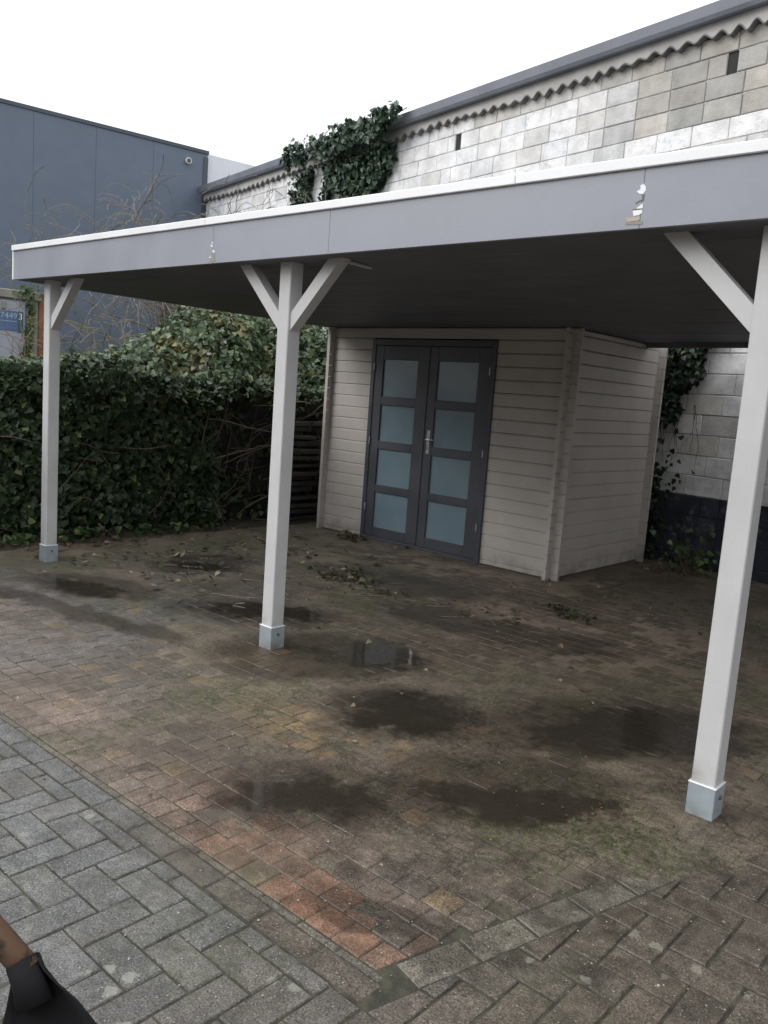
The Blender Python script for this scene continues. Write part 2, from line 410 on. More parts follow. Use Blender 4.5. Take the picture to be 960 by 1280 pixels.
# --- grey concrete driveway, 90 degree herringbone, with a stretcher border round the brick floor
bed = MB(); bed.add([(-9, -3, -.005), (4, -3, -.005), (4, 6.5, -.005), (-.05, 6.9, -.005), (-1.17, 1.53, -.005), (-9, 1.53, -.005)], [(0, 1, 2, 3, 4, 5)])
drive = tag(bed.build('driveway', M['sand']), kind='structure')
U = .1077; items = []
gcol = lambda x: jit(tuple(Vector((.128, .127, .122)).lerp(Vector((.104, .086, .067)), min(1, max(0, (x+1.9)/.9)))), .11)
OUT_Y = 1.398; OUT_C = EN.dot(EDGE0)+.112
for i in range(-28, 30):
    for j in range(-14, 36):
        k = (i-j) % 4
        if k == 0: bx = (i, j, 2, 1)
        elif k == 2: bx = (i, j-1, 1, 2)
        else: continue
        x0, y0 = -2.262+bx[0]*U, 1.02+bx[1]*U; x1, y1 = x0+bx[2]*U, y0+bx[3]*U
        if x1 < -5.0 or x0 > 1.2 or y0 < -.3 or y1 > 4.2: continue
        gp = .0036
        full = [(x0+gp, y0+gp), (x1-gp, y0+gp), (x1-gp, y1-gp), (x0+gp, y1-gp)]
        colr = gcol((x0+x1)/2)
        if all(p[1] < OUT_Y or EN.dot(Vector(p)) > OUT_C for p in full) and (y1 < OUT_Y or all(EN.dot(Vector(p)) > OUT_C for p in full)):
            items.append((full, colr, 'h' if bx[2] == 2 else 'v')); continue
        a = clip(full, (0, 1), OUT_Y); b = clip(clip(full, (0, -1), -OUT_Y-.004), -EN, -OUT_C)
        for p in (a, b):
            if area(p) > .0015: items.append((p, colr, None))
L = .2135
for i in range(20):                                         # border along the front of the brick floor
    x1 = -1.20-i*L; y0 = 1.409; items.append(([(x1-L+.004, y0), (x1-.004, y0), (x1-.004, y0+.082), (x1-L+.004, y0+.082)], gcol(x1+.5), 'border'))
for i in range(26):                                         # narrow concrete kerb strip between
    x1 = -1.22-i*.158; items.append(([(x1-.155, 1.4965), (x1, 1.4965), (x1, 1.519), (x1-.155, 1.519)], jit((.135, .122, .098), .16), 'strip'))
for i in range(5):                                         # slanting border on the right
    a = EDGE0+ED*(.06+i*L); q = [a+EN*.004, a+EN*.106, a+EN*.106+ED*(L-.008), a+EN*.004+ED*(L-.008)]
    items.append(([(p.x, p.y) for p in q], jit((.15, .135, .108), .10), 'slant'))
lay(drive, 'paver', items, M['paver'], M['paver_far'])

# --- bare soil below the hedge, uneven
sm = MB(); nx, nyy = 16, 60; V = []; F = []
for a in range(nx+1):
    for b in range(nyy+1):
        x = -8.6+2.0*a/nx+(.10*math.sin(b*.9)+.06*math.sin(b*2.3) if a == nx else 0); y = -1+9.8*b/nyy
        z = .035*(1-max(0, (a-nx+3)/3))+random.uniform(-.012, .012) if a < nx else -.02
        V.append((x, y, z))
for a in range(nx):
    for b in range(nyy): k = a*(nyy+1)+b; F.append((k, k+nyy+1, k+nyy+2, k+1))
sm.add(V, F); tag(sm.build('soil', M['soil'], smooth=True), kind='structure')

# --- thin uneven film of mud and moss over the bricks, thicker towards the back
def vnoise(X, Y, cell, seed):
    r_ = np.random.default_rng(seed); G = r_.random((512, 512)); gx, gy = X/cell+100, Y/cell+100
    ix, iy = np.floor(gx).astype(int), np.floor(gy).astype(int); fx, fy = gx-ix, gy-iy; fx = fx*fx*(3-2*fx); fy = fy*fy*(3-2*fy); g = lambda a, b: G[a % 512, b % 512]
    return (g(ix, iy)*(1-fx)+g(ix+1, iy)*fx)*(1-fy)+(g(ix, iy+1)*(1-fx)+g(ix+1, iy+1)*fx)*fy
xs = np.arange(-6.9, .3, .022); ys = np.arange(1.53, 8.4, .022); X, Y = np.meshgrid(xs, ys, indexing='ij')
def blob(cx, cy, rx, ry, ro=0.0):
    a, b = (X-cx), (Y-cy); u = a*math.cos(ro)+b*math.sin(ro); v = -a*math.sin(ro)+b*math.cos(ro); return np.exp(-(u/rx)**2-(v/ry)**2)
cov = np.clip((Y-2.1)/2.8, 0, 1)*.52+.02
cov += .35*blob(-1.15, 2.3, .35, .9, -.25)+.55*blob(-1.05, 2.9, .35, .35)+.45*blob(-3.1, 3.1, .6, .5)+.35*blob(-2.2, 3.0, .5, .4)+.4*blob(-1.6, 2.6, .5, .45)+.35*blob(-2.0, 2.05, .35, .25)
cov += .6*blob(-4.6, 2.55, .9, .10, .25)+.5*blob(-4.35, 2.35, .10, .35, .3)+.4*blob(-5.2, 3.0, .7, .3)+.35*blob(-1.30, 1.72, .35, .12, .2)+.3*np.clip((-X-6.1)/.5, 0, 1)
cov -= .45*blob(-2.6, 5.1, .8, .7)+.45*blob(-4.1, 5.75, .9, .28)+.15*blob(-4.9, 2.2, .8, .3)+.3*blob(-3.3, 2.9, .25, .2)
nz = .45*vnoise(X, Y, .55, 1)+.28*vnoise(X, Y, .19, 2)+.17*vnoise(X, Y, .07, 3)+.10*vnoise(X, Y, .028, 4)
Zm = np.clip((nz-.5)*2.4+(cov-.42)*2.0, -1.6, 1.25)*.0042+.0004*vnoise(X, Y, .03, 9)
edged = (X-EDGE0.x)*EN.x+(Y-EDGE0.y)*EN.y; Zm = Zm-np.clip((edged+.16-np.clip((Y-2.35)*.5, 0, .35))/.22, 0, 1)*.0095*(.55+.9*vnoise(X, Y, .12, 12))
inside = (edged < .34) & (Y < 8.2-.194*(X+2.85))
nxm, nym = X.shape; V = np.stack([X, Y, Zm], -1).reshape(-1, 3); I = np.arange(nxm*nym).reshape(nxm, nym)
q = np.stack([I[:-1, :-1], I[1:, :-1], I[1:, 1:], I[:-1, 1:]], -1); ok = inside[:-1, :-1] & inside[1:, 1:] & ((Zm[:-1, :-1] > -.005) | (Zm[1:, 1:] > -.005)); q = q[ok]
me = bpy.data.meshes.new('mud'); me.from_pydata(V.tolist(), [], q.tolist()); me.polygons.foreach_set('use_smooth', [True]*len(me.polygons))
import bmesh
bm_ = bmesh.new(); bm_.from_mesh(me); bmesh.ops.delete(bm_, geom=[v for v in bm_.verts if not v.link_faces], context='VERTS'); bm_.to_mesh(me); bm_.free()
t = NT('mud_film'); wv = t.warped(4, .35); nm = t.noise(38, 4); n2 = t.noise(9, 5)
c = t.mix(t.rng(t.noise(4, 6, .75), .33, .66), (.055, .045, .034), (.185, .152, .112))
c = t.mix(t.rng(t.noise(1.3, 5, .65), .48, .66, 0, .75), c, (.27, .21, .155))
c = t.mix(t.rng(t.noise(.8, 5, .65, dist=.6), .50, .36, 0, .6), c, (.075, .063, .048))
c = t.mix(t.rng(nm, .40, .7, 0, .55), c, (.25, .21, .16))
moss = t.math('MULTIPLY', t.rng(t.noise(1.4, 5, vec=wv), .44, .62), t.rng(t.noise(26, 4), .36, .6)); c = t.mix(t.math('MULTIPLY', moss, .75), c, t.mix(t.rng(nm, .3, .7), (.055, .065, .028), (.13, .14, .06)))
clean = t.math('MAXIMUM', t.ellipse(-2.6, 5.1, .85, .8, .3, wv, .5), t.ellipse(-4.0, 5.75, 1.0, .3, .05, wv, .5)); c = t.mix(t.math('MULTIPLY', clean, t.rng(n2, .3, .6, .2, .7)), c, (.40, .31, .255))
c = t.mix(1.0, c, t.gray(t.rng(t.noise(160, 3, .85), .3, .7, .4, 1.65)), 'MULTIPLY'); c = t.mix(t.math('MULTIPLY', t.rng(t.vor(75), .22, .08, 0, .8), t.rng(t.noise(6, 4), .42, .6)), c, (.33, .30, .25))
mpj = t.n.new('ShaderNodeMapping'); mpj.inputs['Location'].default_value = (1.53-14*B-B/2+B*100, -PAD_Y+B*100, 0); t.l.new(t.warped(6, .018), mpj.inputs[0])
bk = t.n.new('ShaderNodeTexBrick'); t.l.new(mpj.outputs[0], bk.inputs['Vector']); bk.offset = .5; bk.inputs['Scale'].default_value = 1
for nm_, v_ in (('Mortar Size', .0045), ('Mortar Smooth', .6), ('Brick Width', B), ('Row Height', B)): bk.inputs[nm_].default_value = v_
jm = t.math('MULTIPLY', bk.outputs['Fac'], t.rng(t.noise(3.5, 4), .35, .65, .1, .6)); c = t.mix(jm, c, t.mix(1.0, c, (.35, .36, .33), 'MULTIPLY'))
wet = None
for e in WET:
    k = t.ellipse(*e, warp=wv, soft=.30); wet = k if wet is None else t.math('MAXIMUM', wet, k)
wet = t.math('MULTIPLY', wet, t.rng(n2, .15, .5, .55, 1.0)); damp = t.math('MAXIMUM', wet, t.rng(t.noise(.9, 4), .45, .7, 0, .5)); damp = t.math('MAXIMUM', damp, t.math('MULTIPLY', t.ellipse(-1.55, 2.35, 1.15, .95, .3, wv, .5), t.rng(n2, .3, .65, .75, .25)))
c = t.mix(t.math('MULTIPLY', damp, .75), c, t.mix(1.0, c, (.26, .24, .23), 'MULTIPLY'))
M['mud'] = t.fin(c, t.rng(damp, 0, 1, .62, .32), t.bump(t.math('ADD', nm, t.noise(110, 3, .7)), .7, .006), .4)
me.materials.append(M['mud']); tag(link('mud', me), 'thin brown mud and moss film over the brick floor', 'mud', kind='stuff')

# --- puddles: thin water sheets with ragged edges
t = NT('puddle_water'); e = t.attr('tone'); sp = t.n.new('ShaderNodeSeparateColor'); t.l.new(e, sp.inputs[0])
al = t.rng(t.math('ADD', sp.outputs[0], t.rng(t.noise(9, 6, .7), .2, .8, -.6, .6)), .15, .85, 0, .62)
t.fin((.035, .029, .022), .06, t.bump(t.noise(6, 2), .04, .01), .5); t.put(t.b.inputs['Alpha'], al); t.b.inputs['IOR'].default_value = 1.33
M['water'] = t.m
PUD = [((105, 735), .34, .16, .35), ((248, 708), .26, .13, .25), ((335, 764), .40, .20, .55), ((470, 818), .34, .22, .8), ((505, 893), .30, .24, .5),
       ((380, 998), .27, .15, .6), ((650, 1005), .36, .17, .7), ((800, 915), .62, .24, .9)]
for (px, rx, ry, ro) in PUD:
    c = on_ground(*px); n = 40; V = [(c.x, c.y, .0062)]; C = [1]
    ph = [random.uniform(0, 6.3) for _ in range(5)]
    for ring, e_ in ((.45, 1), (.85, .55), (1.35, 0)):
        for k in range(n):
            th = 2*math.pi*k/n; r = ring*(1+.16*math.sin(2*th+ph[0])+.12*math.sin(3*th+ph[1])+.08*math.sin(5*th+ph[2])+.05*math.sin(9*th+ph[3]))
            a, b = rx*r*math.cos(th), ry*r*math.sin(th)
            V.append((c.x+a*math.cos(ro)-b*math.sin(ro), c.y+a*math.sin(ro)+b*math.cos(ro), .0062)); C.append(e_)
    F = [(0, 1+k, 1+(k+1) % n) for k in range(n)]
    for q in range(2):
        for k in range(n): a = 1+q*n; F.append((a+k, a+n+k, a+n+(k+1) % n, a+(k+1) % n))
    me = bpy.data.meshes.new('puddle'); me.from_pydata(V, [], F); ca = me.color_attributes.new('tone', 'FLOAT_COLOR', 'POINT')
    ca.data.foreach_set('color', sum([[q, q, q, 1] for q in C], [])); me.materials.append(M['water'])
    tag(link('puddle', me), kind='structure')

# ------------------------------------------------------------------ block wall of the neighbouring warehouse
WA = math.radians(79); WD = Vector((-math.sin(WA), math.cos(WA), 0)); WN = Vector((-math.cos(WA), -math.sin(WA), 0)); W0 = Vector((-2.85, 8.15, 0))
WM = Matrix(((WD.x, -WN.x, 0, W0.x), (WD.y, -WN.y, 0, W0.y), (0, 0, 1, 0), (0, 0, 0, 1)))      # local: s along, depth inward, z up
wall = empty('warehouse_wall', W0, 'tall weathered concrete block wall, partly whitewashed, with a corrugated roof edge', 'wall')
SMAX = 11.92; SMIN = -8.4; ZTOP = 5.09
slots = [(.45, 4.71), (4.30, 4.71)]
mb = MB(); zc = [-.05]+[.11+.2*k for k in range(25)]+[ZTOP]
for k in range(len(zc)-1):
    cuts = [SMIN]
    for s_, z_ in slots:
        if abs((zc[k]+zc[k+1])/2-(z_+.1)) < .1: cuts += [s_-.055, s_+.055]
    cuts.append(SMAX)
    for q in range(0, len(cuts), 2):
        mb.add([WM @ Vector((cuts[q], .012, zc[k])), WM @ Vector((cuts[q+1], .012, zc[k])), WM @ Vector((cuts[q+1], .012, zc[k+1])), WM @ Vector((cuts[q], .012, zc[k+1]))], [(0, 1, 2, 3)])
mb.build('mortar', M['mortar'], wall)
mb = MB(); mb.box((SMIN, .14, -.05), (SMAX, .30, 5.2), None, WM); mb.build('inner_leaf_shade', M['slot_shade'], wall)
for s_, z_ in slots:
    m_ = MB(); m_.box((s_-.054, .02, z_+.006), (s_+.054, .125, z_+.194), None, WM); m_.build('slot_shade_plug', M['slot_shade'], wall)  # black plug fills each slot, painting in the shade of the recess
cand = []
for k in range(-1, 25):
    z0 = .11+.2*k; z1 = min(z0+.2, ZTOP); s = SMIN+(.2 if k % 2 else 0)
    holes = [s_ for s_, z_ in slots if abs(z0-z_) < .1]
    while s < SMAX:
        ln = .4 if random.random() > .12 else random.choice((.2, .3)); e_ = min(s+ln, SMAX)
        segs = [(s, e_)]
        for hx in holes:
            ns = []
            for a, b in segs:
                if a < hx+.055 and b > hx-.055:
                    if hx-.055-a > .05: ns.append((a, hx-.055))
                    if b-hx-.055 > .05: ns.append((hx+.055, b))
                else: ns.append((a, b))
            segs = ns
        for a, b in segs: cand.append((a, b, max(z0, -.05), z1))
        s = e_
def wall_seen(px, py):
    return (-20 < px < 985) and ((py < 316-.145*(px-17)) or (px > 800 and 425 < py < 740))
order = []
for a, b, z0, z1 in cand:
    c = WM @ Vector(((a+b)/2, 0, (z0+z1)/2)); px = to_px(c)
    order.append(((1 if wall_seen(*px) and px[1] > -20 else 0)*100-(c-EYE).length, a, b, z0, z1, c))
order.sort(key=lambda q: -q[0]); cache = {}; rest = MB()
for n_, (sc, a, b, z0, z1, c) in enumerate(order):
    sm_, zm = (a+b)/2, (z0+z1)/2
    wht = 1/(1+math.exp(-(sm_-2.05+.35*math.sin(zm*3))*7))
    if zm < 4.25: wht = max(wht, 1.0 if random.random() < .85 else .5)
    if zm > 4.85 and sm_ < 4: wht *= .3
    raw = Vector(random.choice(((.50, .485, .45), (.42, .41, .385), (.56, .53, .48), (.47, .445, .41))))
    cc = raw.lerp(Vector((.88, .885, .89)), min(1, max(0, wht if random.random() < .9 else wht*.6)))
    if zm < .72: cc = Vector((.045, .055, .074))
    cc = jit(tuple(cc), .06); cc = tuple(min(.9, x) for x in cc)
    g = .0045; dp = random.uniform(-.004, .003)
    if n_ < 300 and sc > 0:
        key = (round(b-a, 2), round(z1-z0, 2))
        if key not in cache:
            m_ = MB(); m_.bbox((-(b-a)/2+g, -.12, -(z1-z0)/2+g), ((b-a)/2-g, 0, (z1-z0)/2-g), .005); cache[key] = m_.mesh('block', M['block'])
        o = link('block', cache[key], None, wall); o.color = (*cc, 1)
        o.location = WM @ Vector((sm_, dp, zm)); o.rotation_euler = (0, random.uniform(-.006, .006), math.atan2(WD.y, WD.x))
    else: rest.box((a+g, dp, z0+g), (b-g, .12, z1-g), cc, WM)
rest.build('blocks_beyond', M['block_far'], wall, kind='stuff')
# corrugated sheet ends and the mortar band packed round them
mb = MB(); N = int((SMAX-SMIN)/.016); V = []; F = []
for i in range(N+1):
    s = SMIN+(SMAX-SMIN)*i/N; z = 5.06+(.026+.010*math.sin(s*2.3+1)*math.sin(s*5.1))*math.sin((s+.02*math.sin(s*3.1))/.177*2*math.pi)+.014*math.sin(s*1.7)+.006*math.sin(s*11)
    V += [WM @ Vector((s, -.075, z)), WM @ Vector((s, -.075, z+.014)), WM @ Vector((s, .10, z+.014)), WM @ Vector((s, .10, z))]
for i in range(N):
    for q in range(4): F.append((i*4+q, i*4+(q+1) % 4, i*4+4+(q+1) % 4, i*4+4+q))
mb.add(V, F); mb.build('corrugated_sheet', M['corr'], wall)
mb = MB(); V = []; F = []
for i in range(N+1):
    s = SMIN+(SMAX-SMIN)*i/N; z = 5.0755+(.026+.010*math.sin(s*2.3+1)*math.sin(s*5.1))*math.sin((s+.02*math.sin(s*3.1))/.177*2*math.pi)+.014*math.sin(s*1.7)+.006*math.sin(s*11)
    V += [WM @ Vector((s, -.062, z)), WM @ Vector((s, -.062, 5.21)), WM @ Vector((s, .10, 5.21)), WM @ Vector((s, .10, z))]
for i in range(N):
    for q in range(4): F.append((i*4+q, i*4+(q+1) % 4, i*4+4+(q+1) % 4, i*4+4+q))
mb.add(V, F); mb.build('mortar_band', M['render'], wall)
mb = MB(); mb.sweep([(-.16, 5.235), (-.14, 5.20), (.3, 5.20), (.3, 5.335), (-.15, 5.345), (-.175, 5.33)], WM @ Vector((SMIN, 0, 0)), WM @ Vector((SMAX+.05, 0, 0)), -WN, (0, 0, 1)); mb.build('roof_edge', M['roofedge'], wall)

# ------------------------------------------------------------------ dark clad building and the pale one joining it
BD = -WN; BN = -WD; B0 = Vector((-14.556, 10.425, 0))                 # facade runs along BD, faces BN
BM = Matrix(((BD.x, -BN.x, 0, B0.x), (BD.y, -BN.y, 0, B0.y), (0, 0, 1, 0), (0, 0, 0, 1)))
bd = empty('clad_building', B0, 'dark blue grey metal clad building standing behind the ivy hedge', 'building')
mb = MB(); mb.box((-16, .05, -.05), (-.02, 10, 5.98), None, BM); mb.build('wall', M['clad_trim'], bd)
s = -.02
for i in range(14):
    m_ = MB(); m_.bbox((s-1.1+.0015, -.01, .2), (s-.0015, .045, 5.983), .0015, None, BM); m_.build('cladding_panel', M['clad'], bd); s -= 1.1
mb = MB(); mb.sweep([(-.03, 5.985), (.3, 5.985), (.3, 6.05), (-.03, 6.05)], BM @ Vector((-16.05, 0, 0)), BM @ Vector((.02, 0, 0)), -BN, (0, 0, 1)); mb.build('roof_trim', M['clad_trim'], bd)
mb = MB(); mb.bbox((-.09, -.025, .2), (.01, -.012, 5.92), .003, None, BM); mb.build('corner_trim', M['clad_trim'], bd)
pb = empty('pale_building', BM @ Vector((4, .3, 0)), 'pale grey metal wall rising beyond the block wall roof edge', 'building')
mb = MB(); mb.box((.05, .16, -.05), (9, 8, 6.0), None, BM); mb.build('wall', M['palemetal'], pb)
for i in range(8):
    m_ = MB(); m_.bbox((.05+i*1.1+.004, .11, .2), (1.15+i*1.1-.004, .158, 6.03), .004, None, BM); m_.build('cladding_panel', M['palemetal'], pb)
wlp = empty('wall_lamp', BM @ Vector((-.42, -.05, 5.77)), 'small round wall lamp near the corner of the dark clad building', 'lamp')
mb = MB(); mb.tube([BM @ Vector((-.42, -.011, 5.77)), BM @ Vector((-.42, -.07, 5.77))], [.06, .06], 12); mb.build('housing', M['palemetal'], wlp)
mb = MB(); mb.tube([BM @ Vector((-.42, -.071, 5.77)), BM @ Vector((-.42, -.10, 5.765))], [.045, .03], 12); mb.build('lens', M['bolt'], wlp)

# ------------------------------------------------------------------ shipping container behind the hedge
K0 = Vector((-11.69, 5.72, 0)); KM = Matrix(((BD.x, -BN.x, 0, K0.x), (BD.y, -BN.y, 0, K0.y), (0, 0, 1, 0), (0, 0, 0, 1)))
M['cont'] = painted('container_paint', (.38, .40, .47), .5, .1); M['contblue'] = painted('container_blue', (.10, .17, .32), .5, .12)
M['contteal'] = painted('container_teal', (.05, .13, .17), .5, .1); M['rust'] = painted('rusty_steel', (.26, .12, .07), .8, .3); M['beige'] = painted('container_post', (.30, .29, .25), .7, .2)
M['letter'] = painted('pale_lettering', (.42, .50, .62), .5, .1); M['white'] = painted('white_lettering', (.85, .86, .87), .5, .03)
ct = empty('shipping_container', KM @ Vector((-1.2, 1, 0)), 'grey container with a blue numbered band and rusty corner behind the hedge', 'container')
mb = MB(); mb.box((-2.3, .03, .0), (-.02, 6.0, 2.5), None, KM); mb.build('body', M['cont'], ct)
for i in range(6):
    m_ = MB(); m_.bbox((-2.3+i*.34, .0, .15), (-2.3+i*.34+.335, .028, 2.40), .006, None, KM); m_.build('panel', M['cont'], ct)
mb = MB(); mb.bbox((-2.32, -.03, 2.43), (.02, .05, 2.55), .01, None, KM); mb.build('top_rail', M['beige'], ct)
mb = MB(); mb.bbox((-.245, -.015, 0), (-.10, .05, 2.43), .008, None, KM); mb.build('corner_post', M['beige'], ct)
mb = MB(); mb.bbox((-.098, -.03, 0), (-.01, .06, 2.55), .008, None, KM); mb.build('corner_edge', M['rust'], ct)
mb = MB(); mb.bbox((-2.2, -.008, 1.99), (-.375, -.001, 2.26), .002, None, KM); mb.build('number_band', M['contblue'], ct)
mb = MB(); mb.bbox((-.37, -.008, 1.97), (-.30, -.001, 2.26), .002, None, KM); mb.build('band_end', M['contteal'], ct)
mb = MB(); mb.box((-2.2, -.0112, 2.115), (-.375, -.0085, 2.123), None, KM); mb.build('band_line', M['letter'], ct)
mb = MB(); mb.bbox((-.58, -.03, 2.28), (-.53, .0, 2.38), .004, None, KM); mb.build('latch_plate', M['beige'], ct)
def lettering(txt, s, z, size, mat, parent):
    cu = bpy.data.curves.new('lettering', 'FONT'); cu.body = txt; cu.size = size; cu.extrude = .001; cu.align_x = 'LEFT'
    o = bpy.data.objects.new('tmp', cu); col.objects.link(o); dg = bpy.context.evaluated_depsgraph_get()
    me = bpy.data.meshes.new_from_object(o.evaluated_get(dg)); bpy.data.objects.remove(o)
    me.transform(KM @ Matrix.Translation((s, -.0105, z)) @ Matrix.Rotation(math.pi/2, 4, 'X')); me.materials.clear(); me.materials.append(mat)
    return link('lettering', me, None, parent)
lettering('7449', -.60, 2.155, .112, M['letter'], ct); lettering('3', -.366, 2.15, .125, M['white'], ct)

# ------------------------------------------------------------------ unseen house added behind the viewer to block low sky light
M['redbrick'] = painted('house_brick', (.17, .10, .075), .85, .2); M['tile'] = painted('roof_tile', (.10, .075, .065), .8, .2); M['glass'] = painted('dark_window_glass', (.03, .035, .04), .1, .1)
hs_ = empty('unseen_shade_house', (-3, -9, 0), 'unseen brown brick house added behind the viewer to shade the carport', 'house')
mb = MB(); mb.box((-13, -16, -.05), (7, -9, 2.6)); mb.build('wall', M['redbrick'], hs_)
mb = MB(); mb.sweep([(-16.3, 2.6), (-8.7, 2.6), (-8.7, 2.72), (-12.5, 4.5), (-16.3, 2.72)], (-13.2, 0, 0), (7.2, 0, 0), (0, 1, 0), (0, 0, 1)); mb.build('roof', M['tile'], hs_)
for x in (-11, -7.5, -4, -.5, 3):
    m_ = MB(); m_.bbox((x-.7, -9.0, .9), (x+.7, -8.96, 2.4), .01); wd_ = m_.build('window', M['trim'], hs_)
    for q in (-1, 1):
        m_ = MB(); m_.box((x+q*.33-.29, -8.958, .98), (x+q*.33+.29, -8.95, 2.32)); m_.build('pane', M['glass'], wd_)

# ------------------------------------------------------------------ carport
YF = 2.915; ZB = 2.143; XL = -6.48; XR = 4.2; PY = 3.035; PW = .09  # right end of the roof extended out of view to darken the shed side
cp = empty('carport', (-2.5, 5, 0), 'flat roofed carport with grey fascia, white edge trim and pale posts with braces', 'carport')
def rear(x): return 7.557-.19*(x+2.888)
cuts = [XL+.012, -3.985, -3.05, -1.432, XR]
for a, b in zip(cuts[:-1], cuts[1:]):
    m_ = MB(); m_.bbox((a+.0004, YF, ZB), (b-.0004, YF+.022, 2.354), .0015); m_.build('fascia_panel', M['fascia'], cp)
tc = [XL-.008, -6.05, -4.05, -1.98, XR]
for a, b in zip(tc[:-1], tc[1:]):
    m_ = MB(); m_.bbox((a+.001, YF-.014, 2.354), (b-.001, YF+.06, 2.394), .003); m_.build('edge_trim', M['trim'], cp)
mb = MB(); mb.bbox((XL-.008, YF-.006, ZB), (XL+.011, YF+.03, 2.353), .002); mb.build('corner_trim', M['trim'], cp)
mb = MB(); mb.sweep([(0, ZB), (.02, ZB), (.02, 2.352), (0, 2.352)], (XL-.004, YF+.032, 0), (XL-.004, rear(XL), 0), (1, 0, 0), (0, 0, 1)); mb.build('side_fascia', M['fascia'], cp)
mb = MB(); mb.sweep([(-.008, 2.354), (.05, 2.354), (.05, 2.392), (-.008, 2.392)], (XL, YF+.061, 0), (XL, rear(XL), 0), (1, 0, 0), (0, 0, 1)); mb.build('side_trim', M['trim'], cp)
mb = MB(); P4 = [(XL+.02, YF+.03), (XR, YF+.03), (XR, rear(XR)-.03), (XL+.02, rear(XL)-.03)]
mb.add([(x, y, 2.20) for x, y in P4]+[(x, y, 2.362) for x, y in P4], [(3, 2, 1, 0), (4, 5, 6, 7), (0, 1, 5, 4), (1, 2, 6, 5), (2, 3, 7, 6), (3, 0, 4, 7)]); mb.build('roof_deck', M['roof'], cp)
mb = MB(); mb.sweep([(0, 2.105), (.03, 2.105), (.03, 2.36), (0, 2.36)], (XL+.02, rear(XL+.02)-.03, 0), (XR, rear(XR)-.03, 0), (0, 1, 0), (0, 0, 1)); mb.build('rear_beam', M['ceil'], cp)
y = YF+.026; i = 0
while y < 8.15:                                                     # ceiling boards
    y1 = y+.145; xr = XR-.02
    lim = -2.888-(y1+.04-7.557)/.19
    xr = min(xr, lim)
    if xr > XL+.3:
        dz = random.uniform(-.002, .002)
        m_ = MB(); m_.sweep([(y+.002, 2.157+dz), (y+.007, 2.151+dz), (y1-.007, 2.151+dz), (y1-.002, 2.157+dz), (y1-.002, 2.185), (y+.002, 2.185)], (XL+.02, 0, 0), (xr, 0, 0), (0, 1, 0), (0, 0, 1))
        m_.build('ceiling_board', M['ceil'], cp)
    y = y1
def make_post(xr, left, right):
    x0, x1 = xr-PW, xr; y0, y1 = PY, PY+PW
    m_ = MB(); m_.bbox((x0, y0, .10), (x1, y1, 2.151), .004); p = m_.build('post', M['post'], cp)
    m_ = MB(); m_.bbox((x0-.006, y0-.006, -.02), (x1+.006, y1+.006, .128), .002)
    sk = m_.build('socket', M['zinc'], p)
    m_ = MB()
    m_.bbox((x0-.0075, y0-.0075, .126), (x1+.0075, y1+.0075, .1305), .001); m_.build('socket_rim', M['trim'], p)
    for (bx, by, d) in ((x1+.006, y0+.045, (1, 0, 0)),):
        m_ = MB(); a = Vector((bx, by, .085)); m_.tube([a, a+Vector(d)*.008], [.009, .008], 6); m_.build('bolt', M['bolt'], p)
    for sgn, on in ((-1, left), (1, right)):
        if not on: continue
        xs = x0 if sgn < 0 else x1; zl = 1.785; reach = .365; wd = .095
        prof = [(xs+sgn*.001, zl), (xs+sgn*reach, 2.151), (xs+sgn*(reach-wd), 2.151), (xs+sgn*.001, zl+wd)]
        m_ = MB(); V = [(a, y0+.012, b) for a, b in prof]+[(a, y1-.012, b) for a, b in prof]
        m_.add(V, [(0, 1, 2, 3), (7, 6, 5, 4), (0, 4, 5, 1), (1, 5, 6, 2), (2, 6, 7, 3), (3, 7, 4, 0)]); m_.build('brace', M['post'], p)
make_post(-6.138, False, True); make_post(-3.45, True, True); make_post(-.945, True, True); make_post(1.56, True, True); make_post(4.06, True, False)
# chipped places in the fascia: bare white core, tan backing, dark cracks
M['tan'] = painted('bare_board', (.50, .42, .34), .8, .1)
def chip(pts, mat, dy=.0016):
    n = len(pts); m_ = MB(); V = [(x, YF-dy, z) for x, z in pts]+[(x, YF+.001, z) for x, z in pts]
    m_.add(V, [tuple(range(n))]+[(i, (i+1) % n, n+(i+1) % n, n+i) for i in range(n)]); m_.build('chipped_patch', mat, cp)
def cpx(x, y, ox, oy, sc):
    q = px_ray(ox+x/sc, oy+y/sc); p = EYE+q*((YF-EYE.y)/q.y); return (p.x, p.z)
A = lambda pts: [cpx(x, y, 760, 215, 13.714) for x, y in pts]
chip(A([(485, 630), (600, 535), (595, 625)]), M['white']); chip(A([(425, 665), (590, 645), (585, 705), (530, 740), (440, 755)]), M['white'])
chip(A([(315, 790), (540, 765), (555, 815), (490, 840), (320, 855)]), M['tan']); chip(A([(300, 856), (590, 845), (590, 900), (310, 905)]), M['beige'])
chip(A([(560, 230), (610, 205), (645, 240), (655, 310), (605, 380), (540, 375), (495, 335), (560, 295)]), M['white'])
chip(A([(610, 385), (628, 385), (612, 490), (555, 500), (480, 545), (470, 535), (550, 488), (598, 478)]), M['bolt']); chip(A([(425, 640), (590, 624), (590, 640), (425, 660)]), M['bolt'])
A = lambda pts: [cpx(x, y, 240, 290, 16) for x, y in pts]
chip(A([(395, 215), (410, 190), (425, 220), (405, 235)]), M['white']); chip(A([(365, 275), (405, 250), (420, 300), (400, 300)]), M['white'])
chip(A([(405, 370), (440, 360), (460, 400), (430, 420)]), M['white']); chip(A([(395, 420), (450, 430), (465, 590), (340, 600), (350, 540), (390, 500)]), M['beige']); chip(A([(350, 500), (380, 490), (385, 515), (355, 520)]), M['white'])
